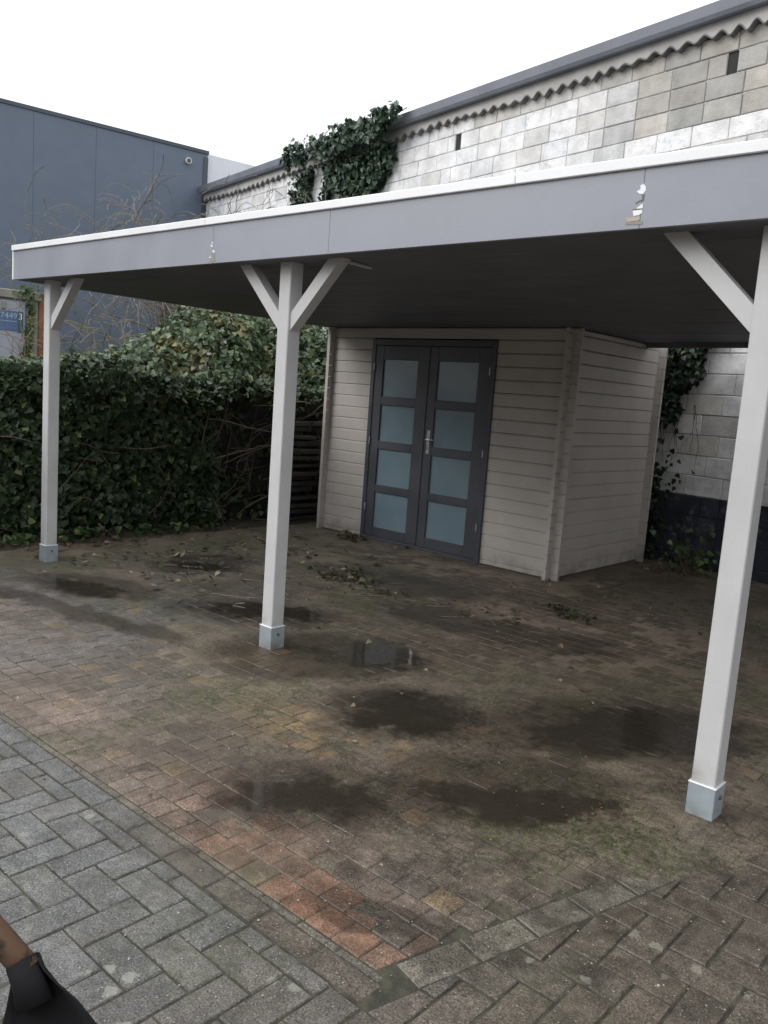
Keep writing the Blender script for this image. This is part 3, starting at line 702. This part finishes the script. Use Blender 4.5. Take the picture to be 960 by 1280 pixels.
# short pale conduit on the ceiling behind the middle post
mb = MB(); a = on_ground(430, 326, 2.14); b = on_ground(464, 335, 2.14); mb.tube([a, b], .009, 6); mb.build('conduit', M['post'], cp)

# ------------------------------------------------------------------ shed
SX0, SX1, SF, SB = -6.475, -3.472, 6.262, 8.05; TH = .036
sh = empty('garden_shed', (-4.97, 7.1, 0), 'taupe log cabin shed with double glazed doors under the carport roof', 'shed')
def board_prof(h, th=TH): return [(0, .0015), (.0, h-.0145), (.008, h-.003), (th, h-.003), (th, .0015)][::1]
def board(p0, p1, inward, z, h, name='wall_board'):
    m_ = MB(); m_.sweep([(a, z+b) for a, b in board_prof(h)], p0, p1, inward, (0, 0, 1)); return m_.build(name, M['shed'], sh)
ZT = 2.146; PIT = .117
DL, DR, DT = -5.80, -4.292, 2.03
z = .052-PIT
while z < ZT-.02:
    z0 = max(z, 0.0); h = min(z+PIT, ZT)-z0
    if h > .02:
        if z0+h/2 < DT:
            hh = h if z0+h <= DT+.001 else h
            board((SX0, SF, 0), (DL-.001, SF, 0), (0, 1, 0), z0, hh); board((DR+.001, SF, 0), (SX1, SF, 0), (0, 1, 0), z0, hh)
        else: board((SX0, SF, 0), (SX1, SF, 0), (0, 1, 0), z0, h)
    z += PIT
xr = SX1-.075; xl = SX0+.075
for (x, inw) in ((xr, (-1, 0, 0)), (xl, (1, 0, 0))):
    z = .11-PIT
    while z < ZT-.02:
        z0 = max(z, 0.0); h = min(z+PIT, ZT)-z0
        if h > .02: board((x, SF-.07, 0), (x, SB, 0), inw, z0, h)
        z += PIT
z = .052-PIT
while z < ZT-.02:
    z0 = max(z, 0.0); h = min(z+PIT, ZT)-z0
    if h > .02: board((SX0, SB-.075, 0), (SX1, SB-.075, 0), (0, -1, 0), z0, h)
    z += PIT
for a_, b_ in (((xl+TH+.001, SF+.04, .0), (xl+TH+.004, SB-.12, ZT)), ((xr-TH-.004, SF+.04, 0), (xr-TH-.001, SB-.12, ZT)), ((xl+TH+.01, SF+.018, 0), (DL+.02, SF+.03, ZT)), ((DR-.02, SF+.018, 0), (xr-TH-.01, SF+.03, ZT))):
    m_ = MB(); m_.box(a_, b_); m_.build('lining', M['shed_dark'], sh)
mb = MB(); mb.bbox((xl-.01, SF-.01, -.04), (xr+.01, SB-.08, .012), .004); mb.build('base_plate', M['timber'], sh)
fr = MB(); fy0, fy1 = SF-.022, SF+.05; fw_ = .05
fr.bbox((DL, fy0, -.015), (DL+fw_, fy1, DT), .004); fr.bbox((DR-fw_, fy0, -.015), (DR, fy1, DT), .004); fr.bbox((DL+fw_+.0005, fy0, DT-.06), (DR-fw_-.0005, fy1, DT), .004)
fr.bbox((DL+fw_+.0005, fy0+.006, -.015), (DR-fw_-.0005, fy1, .03), .004)
fr.build('door_frame', M['door'], sh)
mid = -5.06; ZP = [(.137, .497), (.575, .937), (1.02, 1.38), (1.465, 1.83)]
def leaf_door(x0, x1, px0, px1, handle):
    y0, y1 = SF-.012, SF+.03; z0, z1 = .034, DT-.063
    m_ = MB(); m_.bbox((x0, y0, z0), (px0, y1, z1), .003); m_.bbox((px1, y0, z0), (x1, y1, z1), .003)
    zs = [z0]+[q for p in ZP for q in p]+[z1]
    for a in range(0, len(zs), 2): m_.bbox((px0+.0003, y0+.001, zs[a]), (px1-.0003, y1-.001, zs[a+1]), .003)
    d = m_.build('door', M['door'], sh)
    for a, b in ZP:
        q = MB(); q.box((px0-.005, y0+.018, a-.005), (px1+.005, y0+.024, b+.005)); q.build('pane', M['pane'], d)
    return d
d1 = leaf_door(DL+fw_+.002, mid-.002, -5.645, -5.197, False); d2 = leaf_door(mid+.002, DR-fw_-.002, -4.95, -4.48, True)
mb = MB(); mb.bbox((mid-.012, SF-.022, .05), (mid+.012, SF-.0125, DT-.075), .003); mb.build('meeting_strip', M['door'], d1)
mb = MB(); hx = -4.995; hy = SF-.012
mb.bbox((hx-.017, hy-.008, .95), (hx+.017, hy-.0005, 1.178), .003); mb.build('lock_plate', M['steel'], d2)
mb = MB(); mb.tube([(hx, hy-.006, 1.085), (hx, hy-.045, 1.085), (hx+.015, hy-.052, 1.086), (hx+.095, hy-.05, 1.088)], [.009, .009, .009, .008], 8); mb.build('handle', M['steel'], d2, True)
mb = MB(); mb.bbox((hx-.006, hy-.0105, .99), (hx+.006, hy-.008, 1.015), .001); mb.build('keyhole', M['bolt'], d2)
for zz in (.30, .98, 1.72):
    for xx, d in ((DL+fw_, d1), (DR-fw_, d2)):
        m_ = MB(); m_.tube([(xx, SF-.026, zz), (xx, SF-.026, zz+.07)], .006, 8); m_.build('hinge', M['steel'], d)

# ------------------------------------------------------------------ leaves
def leaves(P, Nrm, size, cols, spread=.55):
    """folded five-point leaves; P, Nrm: (n,3); size: (n,)"""
    n = len(P); Nrm = Nrm+rng.normal(0, spread, (n, 3)); Nrm /= np.linalg.norm(Nrm, axis=1)[:, None]+1e-9
    t_ = np.tile(np.array([[0, 0, -1.0]]), (n, 1))+rng.normal(0, .6, (n, 3)); t_ -= (t_*Nrm).sum(1)[:, None]*Nrm
    t_ /= np.linalg.norm(t_, axis=1)[:, None]+1e-9; b_ = np.cross(Nrm, t_)
    out = np.array([(0, 0, 0), (.50, .12, .10), (.36, .50, .06), (0, 1.0, -.10), (-.36, .50, .06), (-.50, .12, .10)])
    V = P[:, None, :]+size[:, None, None]*(out[None, :, 0, None]*b_[:, None, :]+(out[None, :, 1, None]-.4)*t_[:, None, :]+out[None, :, 2, None]*Nrm[:, None, :])
    base = (np.arange(n)*6)[:, None]
    F = np.concatenate([base+np.array([[0, 1, 2, 3]]), base+np.array([[0, 3, 4, 5]])], 1).reshape(-1)
    return V.reshape(-1, 3), F, np.repeat(cols, 8, 0)
def leaf_object(name, parts, mat, parent=None, kind='stuff'):
    V = []; F = []; C = []; k = 0
    for v, f, c in parts: V.append(v); F.append(f+k); C.append(c); k += len(v)
    V = np.concatenate(V); F = np.concatenate(F); C = np.concatenate(C)
    me = bpy.data.meshes.new(name); me.vertices.add(len(V)); me.vertices.foreach_set('co', V.ravel())
    me.loops.add(len(F)); me.loops.foreach_set('vertex_index', F.astype(np.int32)); nf = len(F)//4
    me.polygons.add(nf); me.polygons.foreach_set('loop_start', np.arange(nf)*4)
    me.update(calc_edges=True); ca = me.color_attributes.new('tone', 'FLOAT_COLOR', 'CORNER')
    ca.data.foreach_set('color', np.concatenate([C, np.ones((len(C), 1))], 1).ravel()); me.materials.append(mat)
    return link(name, me, None, parent, kind)
def greens(n, a=(.018, .034, .014), b=(.060, .100, .040), pale=.0, palec=(.22, .25, .08)):
    k = rng.random((n, 1))**1.4; c = np.array(a)*(1-k)+np.array(b)*k
    m = rng.random(n) < pale; c[m] = np.array(palec)*rng.uniform(.5, 1.1, (m.sum(), 1)); return c
def fbm2(x, y, seed=0):
    r = 0
    for i, (f, a) in enumerate(((1.3, 1), (2.9, .55), (6.1, .3), (12.7, .16))): r = r+a*np.sin(f*x+1.7*i+seed)*np.cos(f*1.13*y-.9*i+seed*1.7)
    return r
def vine(mb, p, d, length, r, sag=0.0, wob=.25, n=10, seg=4):
    p = Vector(p); d = Vector(d).normalized(); pts = [p.copy()]; st = length/n
    for _ in range(n):
        d = (d+Vector((random.gauss(0, wob), random.gauss(0, wob), random.gauss(0, wob)-sag))*.5).normalized(); p = p+d*st; pts.append(p.copy())
    mb.tube(pts, [r*(1-.8*i/n) for i in range(n+1)], seg, None, False); return pts

# --- ivy hedge on the left
hd = empty('ivy_hedge', (-7.1, 3.5, 0), 'long dark green ivy hedge beside the carport floor', 'hedge')
HX = -6.88
def hedge_top(y): return 1.50+.05*np.sin(y*1.9)+.04*np.sin(y*4.7+1)
n = 21000; y = rng.uniform(-.8, 6.9, n); z = rng.uniform(.0, 1.5, n)
keep = rng.random(n) < np.where(y > 5.25, .20+.5*np.clip((z-1.1)/.3, 0, 1), 1.0); y, z = y[keep], z[keep]; n = len(y)
bul = .09*fbm2(y*1.2, z*1.6, 2)-.10*(z < .12)-np.where(y > 5.25, .12, 0); dep = rng.exponential(.06, n)
P = np.stack([HX+bul-dep, y, np.minimum(z, hedge_top(y))+.01], 1)
N_ = np.stack([np.ones(n), rng.normal(0, .3, n), .35+.5*fbm2(y, z, 4)*.3], 1)
parts = [leaves(P, N_, rng.uniform(.04, .08, n), greens(n, (.02, .038, .017), (.078, .125, .055), pale=.03), .5)]
n = 10500; y = rng.uniform(-.8, 6.9, n); x = rng.uniform(-7.75, -6.8, n)
P = np.stack([x, y, hedge_top(y)+.07*fbm2(x*2, y*2, 1)-.18*np.clip((x+6.98)/.18, 0, 1)**2+rng.normal(0, .025, n)], 1)
parts.append(leaves(P, np.tile([[.35, 0, 1.0]], (n, 1)), rng.uniform(.04, .08, n), greens(n, (.035, .06, .03), (.125, .175, .085), .05), .5))
n = 500; y = rng.uniform(-.5, 5.2, n); P = np.stack([HX+rng.uniform(-.05, .28, n)*rng.random(n), y, rng.uniform(.02, .10, n)], 1)
parts.append(leaves(P, np.tile([[.2, 0, 1.0]], (n, 1)), rng.uniform(.04, .08, n), greens(n, (.03, .06, .02), (.09, .15, .05), .15), .5))
leaf_object('foliage', parts, M['leaf'], hd)
mb = MB(); V = []; F = []; ny_, nz_ = 70, 14                                    # dark core added inside to block light, in place of dense stems
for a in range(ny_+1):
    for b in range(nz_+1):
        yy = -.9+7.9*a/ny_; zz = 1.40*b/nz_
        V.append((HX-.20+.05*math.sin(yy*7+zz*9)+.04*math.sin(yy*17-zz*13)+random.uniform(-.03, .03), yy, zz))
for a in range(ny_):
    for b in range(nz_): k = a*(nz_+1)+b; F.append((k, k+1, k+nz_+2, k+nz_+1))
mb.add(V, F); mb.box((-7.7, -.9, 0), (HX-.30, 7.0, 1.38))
M['light_block_core'] = painted('hedge_block_core', (.022, .02, .015), .9, .3); mb.build('light_block_core', M['light_block_core'], hd)
mb = MB()
for i in range(150):
    yy = random.uniform(.5, 6.9) if i % 2 else random.uniform(5.0, 6.9)
    vine(mb, (HX-.06+random.uniform(-.04, .07), yy, random.uniform(0, 1.2)), (.15, random.gauss(0, .8), random.uniform(-.2, 1)), random.uniform(.25, .8), random.uniform(.004, .011))
for i in range(40):
    vine(mb, (random.uniform(-7.3, -6.85), random.uniform(1, 6.5), 1.45), (random.uniform(-.2, .5), random.gauss(0, .6), .9), random.uniform(.12, .3), .003)
mb.build('stems', M['vine'], hd, kind='stuff')

# --- old timber stacked in the gap between hedge and shed
ts = empty('timber_stack', (-6.75, 6.55, 0), 'dark stack of old planks between the ivy hedge and the shed', 'timber')
zz = .02
while zz < 1.12:
    for q in range(2):
        m_ = MB(); L_ = random.uniform(.25, .62); th = random.uniform(.03, .06)
        Mx = Matrix.Translation((-6.80+random.uniform(-.10, .07), 6.28+q*.42+random.uniform(-.08, .08), zz+random.uniform(0, .012))) @ Matrix.Rotation(random.uniform(-.14, .14), 4, 'Z') @ Matrix.Rotation(random.uniform(-.03, .03), 4, 'X')
        m_.bbox((-.07, -L_/2, 0), (.07, L_/2, th), .005, None, Mx); m_.build('plank', M['timber'], ts)
    zz += random.uniform(.062, .085)

# --- shrubs behind the hedge
def shrub(name, label, c, lobes, nleaf, size, ca, cb, pale, palec, cat='shrub'):
    root = empty(name, c, label, cat); c = Vector(c); ps = []
    for (dx, dy, dz, rx, ry, rz, wgt) in lobes:
        n = int(nleaf*wgt); u = rng.normal(0, 1, (n, 3)); u /= np.linalg.norm(u, axis=1)[:, None]
        r = 1-np.abs(rng.normal(0, .16, n))+.10*fbm2(u[:, 0]*4+dx, u[:, 1]*4+u[:, 2]*3, dy)
        P = np.array([c.x+dx, c.y+dy, c.z+dz])+u*r[:, None]*np.array([rx, ry, rz]); k = P[:, 2] > .1; P = P[k]; uu = u[k]
        cols = greens(len(P), ca, cb, 0)
        patch = fbm2(P[:, 1]*4.2, P[:, 2]*5.3, 3+dx); m = (rng.random(len(P)) < pale*2.2*np.clip(patch, 0, 1))
        cols[m] = np.array(palec)*rng.uniform(.6, 1.2, (m.sum(), 1))
        ps.append(leaves(P, uu*np.array([1, 1, 1])+np.array([0, 0, .5]), rng.uniform(.7, 1.3, len(P))*size, cols, .55))
    leaf_object('crown', ps, M['leaf'], root)
    mb = MB()
    for (dx, dy, dz, rx, ry, rz, wgt) in lobes:
        for q in range(5):
            e_ = c+Vector((dx+random.uniform(-.6, .6)*rx, dy+random.uniform(-.6, .6)*ry, dz+random.uniform(0, .7)*rz)); a = Vector((c.x+dx*.4, c.y+dy*.4, 0))
            mid_ = a.lerp(e_, .5)+Vector((random.uniform(-.1, .1), random.uniform(-.1, .1), 0)); mb.tube([a, mid_, e_], [.03, .02, .006], 5)
    mb.build('branches', M['bark'], root); return root
shrub('ivy_shrub', 'bushy mixed green shrub with yellow brown flower heads rising behind the ivy hedge', (-8.35, 6.0, 0),
      [(0, -.70, 1.30, .55, .60, .66, .22), (.1, .1, 1.62, .65, .80, .86, .36), (.15, 1.05, 1.6, .7, .8, .92, .30), (-.2, -1.15, 1.10, .40, .38, .48, .12)], 13000, .068,
      (.06, .098, .05), (.21, .28, .15), .36, (.25, .235, .105))
shrub('laurel_shrub', 'dense glossy green shrub filling the corner beside the shed', (-7.55, 7.2, 0),
      [(0, 0, 1.45, .55, .6, .8, .5), (.15, .6, 1.75, .6, .55, .75, .5)], 6500, .066, (.05, .085, .045), (.18, .25, .13), .15, (.2, .2, .09))

# --- bare twiggy tree behind the carport
def grow(mb, p, d, length, r, level, droop):
    n = 7; pts = [Vector(p)]; d = Vector(d).normalized(); rads = [r]
    for i in range(n):
        d = (d+Vector((random.gauss(0, .22), random.gauss(0, .22), random.gauss(0, .17)-droop*.12*i/n))).normalized()
        pts.append(pts[-1]+d*(length/n)); rads.append(max(.0040, r*(1-.8*(i+1)/n)))
    mb.tube(pts, rads, 5 if r > .012 else 3, None, False)
    if level <= 0: return
    for q in range(random.randint(4, 6)):
        i = random.randint(1, n); dd = (pts[i]-pts[i-1]).normalized()
        a = Vector((random.gauss(0, 1), random.gauss(0, 1), random.gauss(.2, .8))).normalized()
        grow(mb, pts[i], dd*.6+a*.75, length*random.uniform(.4, .7), max(.0035, rads[i]*.6), level-1, droop*1.6)
bt = empty('bare_tree', (-9.6, 7.3, 0), 'bare brown multi stemmed tree rising behind the carport roof', 'tree')
mb = MB(); stems_ = []
for q in range(6):
    e_ = Vector((-9.6+(q-2.5)*.2, 7.3+(q-2.5)*.28, 2.35)); stems_.append(e_); b_ = Vector((-9.6+.03*q, 7.3+.04*q, -.05)); mb.tube([b_, b_.lerp(e_, .5)+Vector((.05, -.04, .1)), e_], [.05, .04, .026], 7)
mb.build('trunk', M['bark'], bt)
mb = MB()
for q, p in enumerate(stems_):
    for e_ in range(13): grow(mb, p-Vector((0, 0, random.uniform(0, .4))), Vector((random.gauss((q-2.5)*.08, .6), random.gauss((q-2.5)*.1, .75), .9)), random.uniform(.9, 1.8), .014, 2, 1.2)
mb.build('crown', M['bark'], bt)
bs = empty('bare_bush', (-8.9, 5.0, 0), 'yellowish leafless twiggy bush against the dark clad building', 'bush')
mb = MB()
for q in range(26): grow(mb, Vector((-8.9+random.uniform(-.2, .2), 5.25+random.uniform(-.3, .3), .0)), Vector((random.gauss(0, .25), random.gauss(.05, .25), 1.0)), random.uniform(1.5, 2.0), .011, 2, .5)
t = NT('twig_yellow'); M['twig'] = t.fin(t.mix(t.rng(t.noise(30, 3), .3, .7), (.13, .11, .055), (.27, .23, .12)), .8)
mb.build('crown', M['twig'], bs)

# --- ivy on the block wall above the roof
def wall_ivy(name, label, fn, n, size, depth, a, b, parent_loc, pale=.02, strands=()):
    root = empty(name, parent_loc, label, 'ivy'); S, Zz = fn(n); n = len(S)
    D = -(.02+rng.random(n)*depth*(.5+.5*rng.random(n)))-.05*np.clip(fbm2(S*2.5, Zz*2.5, 5), 0, 1)
    D = np.where(Zz > 5.02, D-.20, D)
    P = np.array([list(WM @ Vector((s_, d_, z_))) for s_, d_, z_ in zip(S, D, Zz)])
    wn_ = np.array([[WN.x, WN.y, .35]])
    leaf_object('foliage', [leaves(P, np.tile(wn_, (n, 1)), rng.uniform(.7, 1.25, n)*size, greens(n, a, b, pale), .5)], M['leaf'], root)
    mb = MB()
    for st in strands: vine(mb, WM @ Vector(st[0]), WM.to_3x3() @ Vector(st[1]), st[2], st[3], .05, .22, 14)
    if strands: mb.build('stems', M['vine'], root, kind='stuff')
    return root
def top_patch(n):
    S = rng.uniform(4.9, 8.9, n); Z_ = rng.uniform(2.6, 5.42, n)
    right = 5.25+np.clip((5.35-Z_)/.8, 0, 1)*.55+.10*np.sin(Z_*9); left = 7.45-np.clip((5.3-Z_)/.5, 0, 1)*.55+.12*np.sin(Z_*8+1)
    core = (S > right) & (S < left)
    strand = (np.abs(S-7.85-.10*np.sin(Z_*7)) < .13) & (rng.random(n) < .75) | (np.abs(S-7.3-.08*np.sin(Z_*5)) < .12) & (rng.random(n) < .55) | (np.abs(S-8.2) < .05)
    k = (core | strand) & (Z_ < 5.38+.05*np.sin(S*6)+.04*np.sin(S*17)); return S[k], Z_[k]
wall_ivy('wall_ivy', 'mass of ivy climbing over the roof edge of the block wall', top_patch, 17000, .085, .22, (.022, .045, .026), (.075, .13, .075), WM @ Vector((7, -.1, 0)), .02,
         [((5.9+.3*i, -.03, 2.6), (random.gauss(0, .3), 0, 1), 2.4, .012) for i in range(8)])
def hang_patch(n):
    S = rng.uniform(.1, 1.5, n); Z_ = rng.uniform(.0, 2.6, n)
    edge = .16+.42*np.clip((2.25-Z_)/.85, 0, 1)+.05*np.sin(Z_*16)
    core = (S > edge) & (Z_ > 1.42) & (rng.random(n) < .9)
    low = (S > .30) & (Z_ < .95) & (rng.random(n) < .05+.25*(S > .62)); mid_ = (S > .42) & (Z_ > .9) & (Z_ < 1.42) & (rng.random(n) < .035)
    k = core | low | mid_; return S[k], Z_[k]
wall_ivy('hanging_ivy', 'ivy hanging down the whitewashed block wall behind the shed corner', hang_patch, 12000, .055, .2, (.012, .026, .014), (.045, .075, .04), WM @ Vector((.8, -.1, 0)), .02,
         [((random.uniform(.35, .8), -.06, 1.6), (random.uniform(-.35, .05), 0, -1), random.uniform(.5, .95), .004) for i in range(14)])
# ivy strip climbing the container corner
ci = empty('container_ivy', KM @ Vector((-.27, -.08, 0)), 'narrow strip of ivy climbing the rusty cornered container', 'ivy')
n = 900; zz = rng.uniform(0, 2.62, n); ss = -.215+rng.normal(0, .02, n)+.015*np.sin(zz*9); top = zz > 2.45; ss[top] += rng.uniform(-.2, .14, top.sum()); low = zz < 1.75; ss[low] -= rng.random(low.sum())*.09
P = np.array([list(KM @ Vector((a, -.02-.07*random.random(), b))) for a, b in zip(ss, zz)])
leaf_object('foliage', [leaves(P, np.tile([[BN.x, BN.y, .4]], (n, 1)), rng.uniform(.04, .07, n), greens(n, (.05, .09, .03), (.16, .22, .09), .08), .5)], M['leaf'], ci)
mb = MB(); vine(mb, KM @ Vector((-.27, -.02, 0)), (0, 0, 1), 2.4, .012, 0, .05); mb.build('stems', M['vine'], ci)

# --- weeds at the wall foot beside the shed
for (px, hgt, nl, lab) in (((868, 712), .22, 26, 'broad leaved weed growing at the blue wall foot beside the shed'), ((850, 716), .45, 45, 'taller leafy weed against the back corner of the shed')):
    c = on_ground(*px); wd_ = empty('weed', c, lab, 'weed')
    P = np.array([[c.x, c.y, 0]])+np.stack([rng.normal(0, .13, nl), rng.normal(0, .10, nl), rng.uniform(.03, hgt, nl)], 1)
    leaf_object('foliage', [leaves(P, np.tile([[.2, -.5, .9]], (nl, 1)), rng.uniform(.04, .09, nl), greens(nl, (.03, .055, .02), (.10, .15, .05), .08), .5)], M['leaf'], wd_)
    mb = MB(); [vine(mb, (c.x, c.y, 0), (random.gauss(0, .5), random.gauss(0, .4), 1), hgt, .004) for _ in range(7)]; mb.build('stems', M['vine'], wd_, kind='stuff')

# ------------------------------------------------------------------ litter on the floor
P = []; S_ = []; C_ = []
def scatter(px, n, sx, sy, smin, smax, cols, zmax=.02):
    c = on_ground(*px)
    for _ in range(n):
        P.append((c.x+random.gauss(0, sx), c.y+random.gauss(0, sy), .008+random.random()*zmax)); S_.append(random.uniform(smin, smax)); k = random.choice(cols); C_.append(jit(k, .3))
dry = [(.16, .12, .07), (.24, .20, .12), (.07, .06, .03), (.30, .27, .18)]; gr = [(.05, .07, .025), (.09, .11, .04)]; dk = [(.03, .028, .018), (.05, .045, .03)]
scatter((432, 722), 110, .16, .12, .025, .06, dry+dk+gr, .06); scatter((455, 735), 30, .25, .1, .02, .05, dry+dk, .02); scatter((435, 674), 60, .10, .05, .03, .06, dk+dry, .08)
scatter((710, 772), 70, .14, .05, .02, .05, gr+dk, .05); scatter((620, 770), 30, .25, .10, .02, .05, gr+dry); scatter((250, 690), 90, .30, .9, .03, .07, dry+gr, .02)
scatter((330, 690), 60, .4, .5, .03, .06, dry+dk, .02); scatter((560, 690), 40, .5, .15, .02, .05, dry+dk); scatter((870, 720), 50, .4, .2, .03, .07, dry+gr, .04)
scatter((260, 725), 30, .25, .25, .03, .06, dry+gr, .03); scatter((560, 780), 50, .8, .5, .015, .04, dry+gr); scatter((300, 900), 20, .9, .5, .01, .025, dry); scatter((790, 1040), 90, .18, .12, .006, .016, gr, .008)
scatter((690, 700), 30, .3, .1, .02, .04, dry+dk, .03); scatter((780, 760), 40, .5, .3, .015, .04, dry)
scatter((130, 680), 60, .15, .5, .03, .07, gr+dry, .04)
leaf_object('leaf_litter', [leaves(np.array(P), np.tile([[0, 0, 1.0]], (len(P), 1)), np.array(S_), np.array(C_), .28)], M['dryleaf'])
bpy.data.objects['leaf_litter']['label'] = 'dead leaves scattered over the damp brick floor'; bpy.data.objects['leaf_litter']['category'] = 'leaves'
mb = MB()
for px, n in (((430, 725), 26), ((250, 720), 14), ((330, 745), 8), ((240, 700), 20), ((480, 745), 12), ((620, 775), 14), ((900, 780), 8), ((560, 720), 12), ((180, 690), 12), ((390, 690), 12)):
    c = on_ground(*px)
    for _ in range(n): vine(mb, (c.x+random.gauss(0, .25), c.y+random.gauss(0, .25), .012), (random.gauss(0, 1), random.gauss(0, 1), 0), random.uniform(.06, .3), random.uniform(.0015, .004), 0, .12, 5)
for i, (x, y_, z_) in enumerate(mb.v): mb.v[i] = (x, y_, max(.004, min(.05, z_)))
o = mb.build('twig_litter', M['bark']); tag(o, 'thin broken twigs lying on the damp brick floor', 'twigs', kind='stuff')
mb = MB()
for _ in range(1500):                                                 # grit
    c = on_ground(random.uniform(0, 960), random.uniform(700, 1280)); r = random.uniform(.0012, .0032) if random.random() < .97 else random.uniform(.004, .007)
    k = random.choice(((.28, .26, .22), (.36, .34, .30), (.18, .16, .13), (.05, .045, .038)))
    pts = [(c.x+r*math.cos(a)*random.uniform(.7, 1.3), c.y+r*math.sin(a)*random.uniform(.7, 1.3), 0.001) for a in (0, 1.3, 2.5, 3.8, 5.0)]
    mb.add(pts+[(c.x, c.y, r*.9)], [(i, (i+1) % 5, 5) for i in range(5)], k)
t = NT('grit'); M['grit'] = t.fin(t.attr(), .85); tag(mb.build('grit', M['grit']), 'loose pale grit scattered over the paving', 'grit', kind='stuff')

# ------------------------------------------------------------------ shovel at the edge of the driveway
S0 = at_dist(31, 1208, 1.85); dirb = (at_dist(60, 1280, 1.85)-S0); dirb = Vector((dirb.x*.9, dirb.y*.9-.01, dirb.z)).normalized()
tip = S0+dirb*(S0.z/-dirb.z); LB = (tip-S0).length
sv = empty('shovel', (tip.x, tip.y, 0), 'black bladed shovel with a worn brown wooden shaft standing on grey pavers', 'shovel')
t = NT('worn_wood'); M['wood'] = t.fin(t.mix(t.rng(t.noise(25, 4, stretch=(1, 1, 1)), .45, .6), (.15, .085, .055), (.05, .04, .03)), .5, t.bump(t.noise(120, 3), .2, .002))
M['blackiron'] = painted('black_iron', (.008, .008, .009), .75, .2)
side = (-fw).cross(dirb).normalized(); nrm = dirb.cross(side).normalized()
if side.dot(rt) < 0: side = -side
prof = [(0, .029), (.02, .035), (.05, .052), (.09, .078), (.14, .100), (.18, .111), (.26, .115), (LB*.80, .112), (LB*.92, .085), (LB*.98, .045), (LB, .012)]
mb = MB(); V = []; F = []; nu = 9
for (l, wd_) in prof:
    for u in range(nu):
        q = u/(nu-1)*2-1; curl = (.030*max(0, 1-l/.12)+.018)*(1-q*q)
        V.append(S0+dirb*l+side*(q*wd_*1.0)-fw*(curl*-1.0))
for i in range(len(prof)-1):
    for u in range(nu-1): F.append((i*nu+u, i*nu+u+1, (i+1)*nu+u+1, (i+1)*nu+u))
mb.add(V, F); bl = mb.build('blade', M['blackiron'], sv, True)
M['blackiron'].node_tree.nodes['Principled BSDF'].inputs['Specular IOR Level'].default_value = .15
so_ = bl.modifiers.new('thick', 'SOLIDIFY'); so_.thickness = .004
sdir = (-rt*.71+up*.66+fw*.15).normalized()
mb = MB(); mb.tube([S0+dirb*.07, S0+dirb*.03-sdir*0.0, S0+sdir*.012], [.034, .029, .0265], 14); mb.build('socket', M['blackiron'], sv, True)
mb = MB(); mb.tube([S0-sdir*.01, S0+sdir*.5, S0+sdir*1.05], [.0245, .024, .022], 14); mb.build('shaft', M['wood'], sv, True)
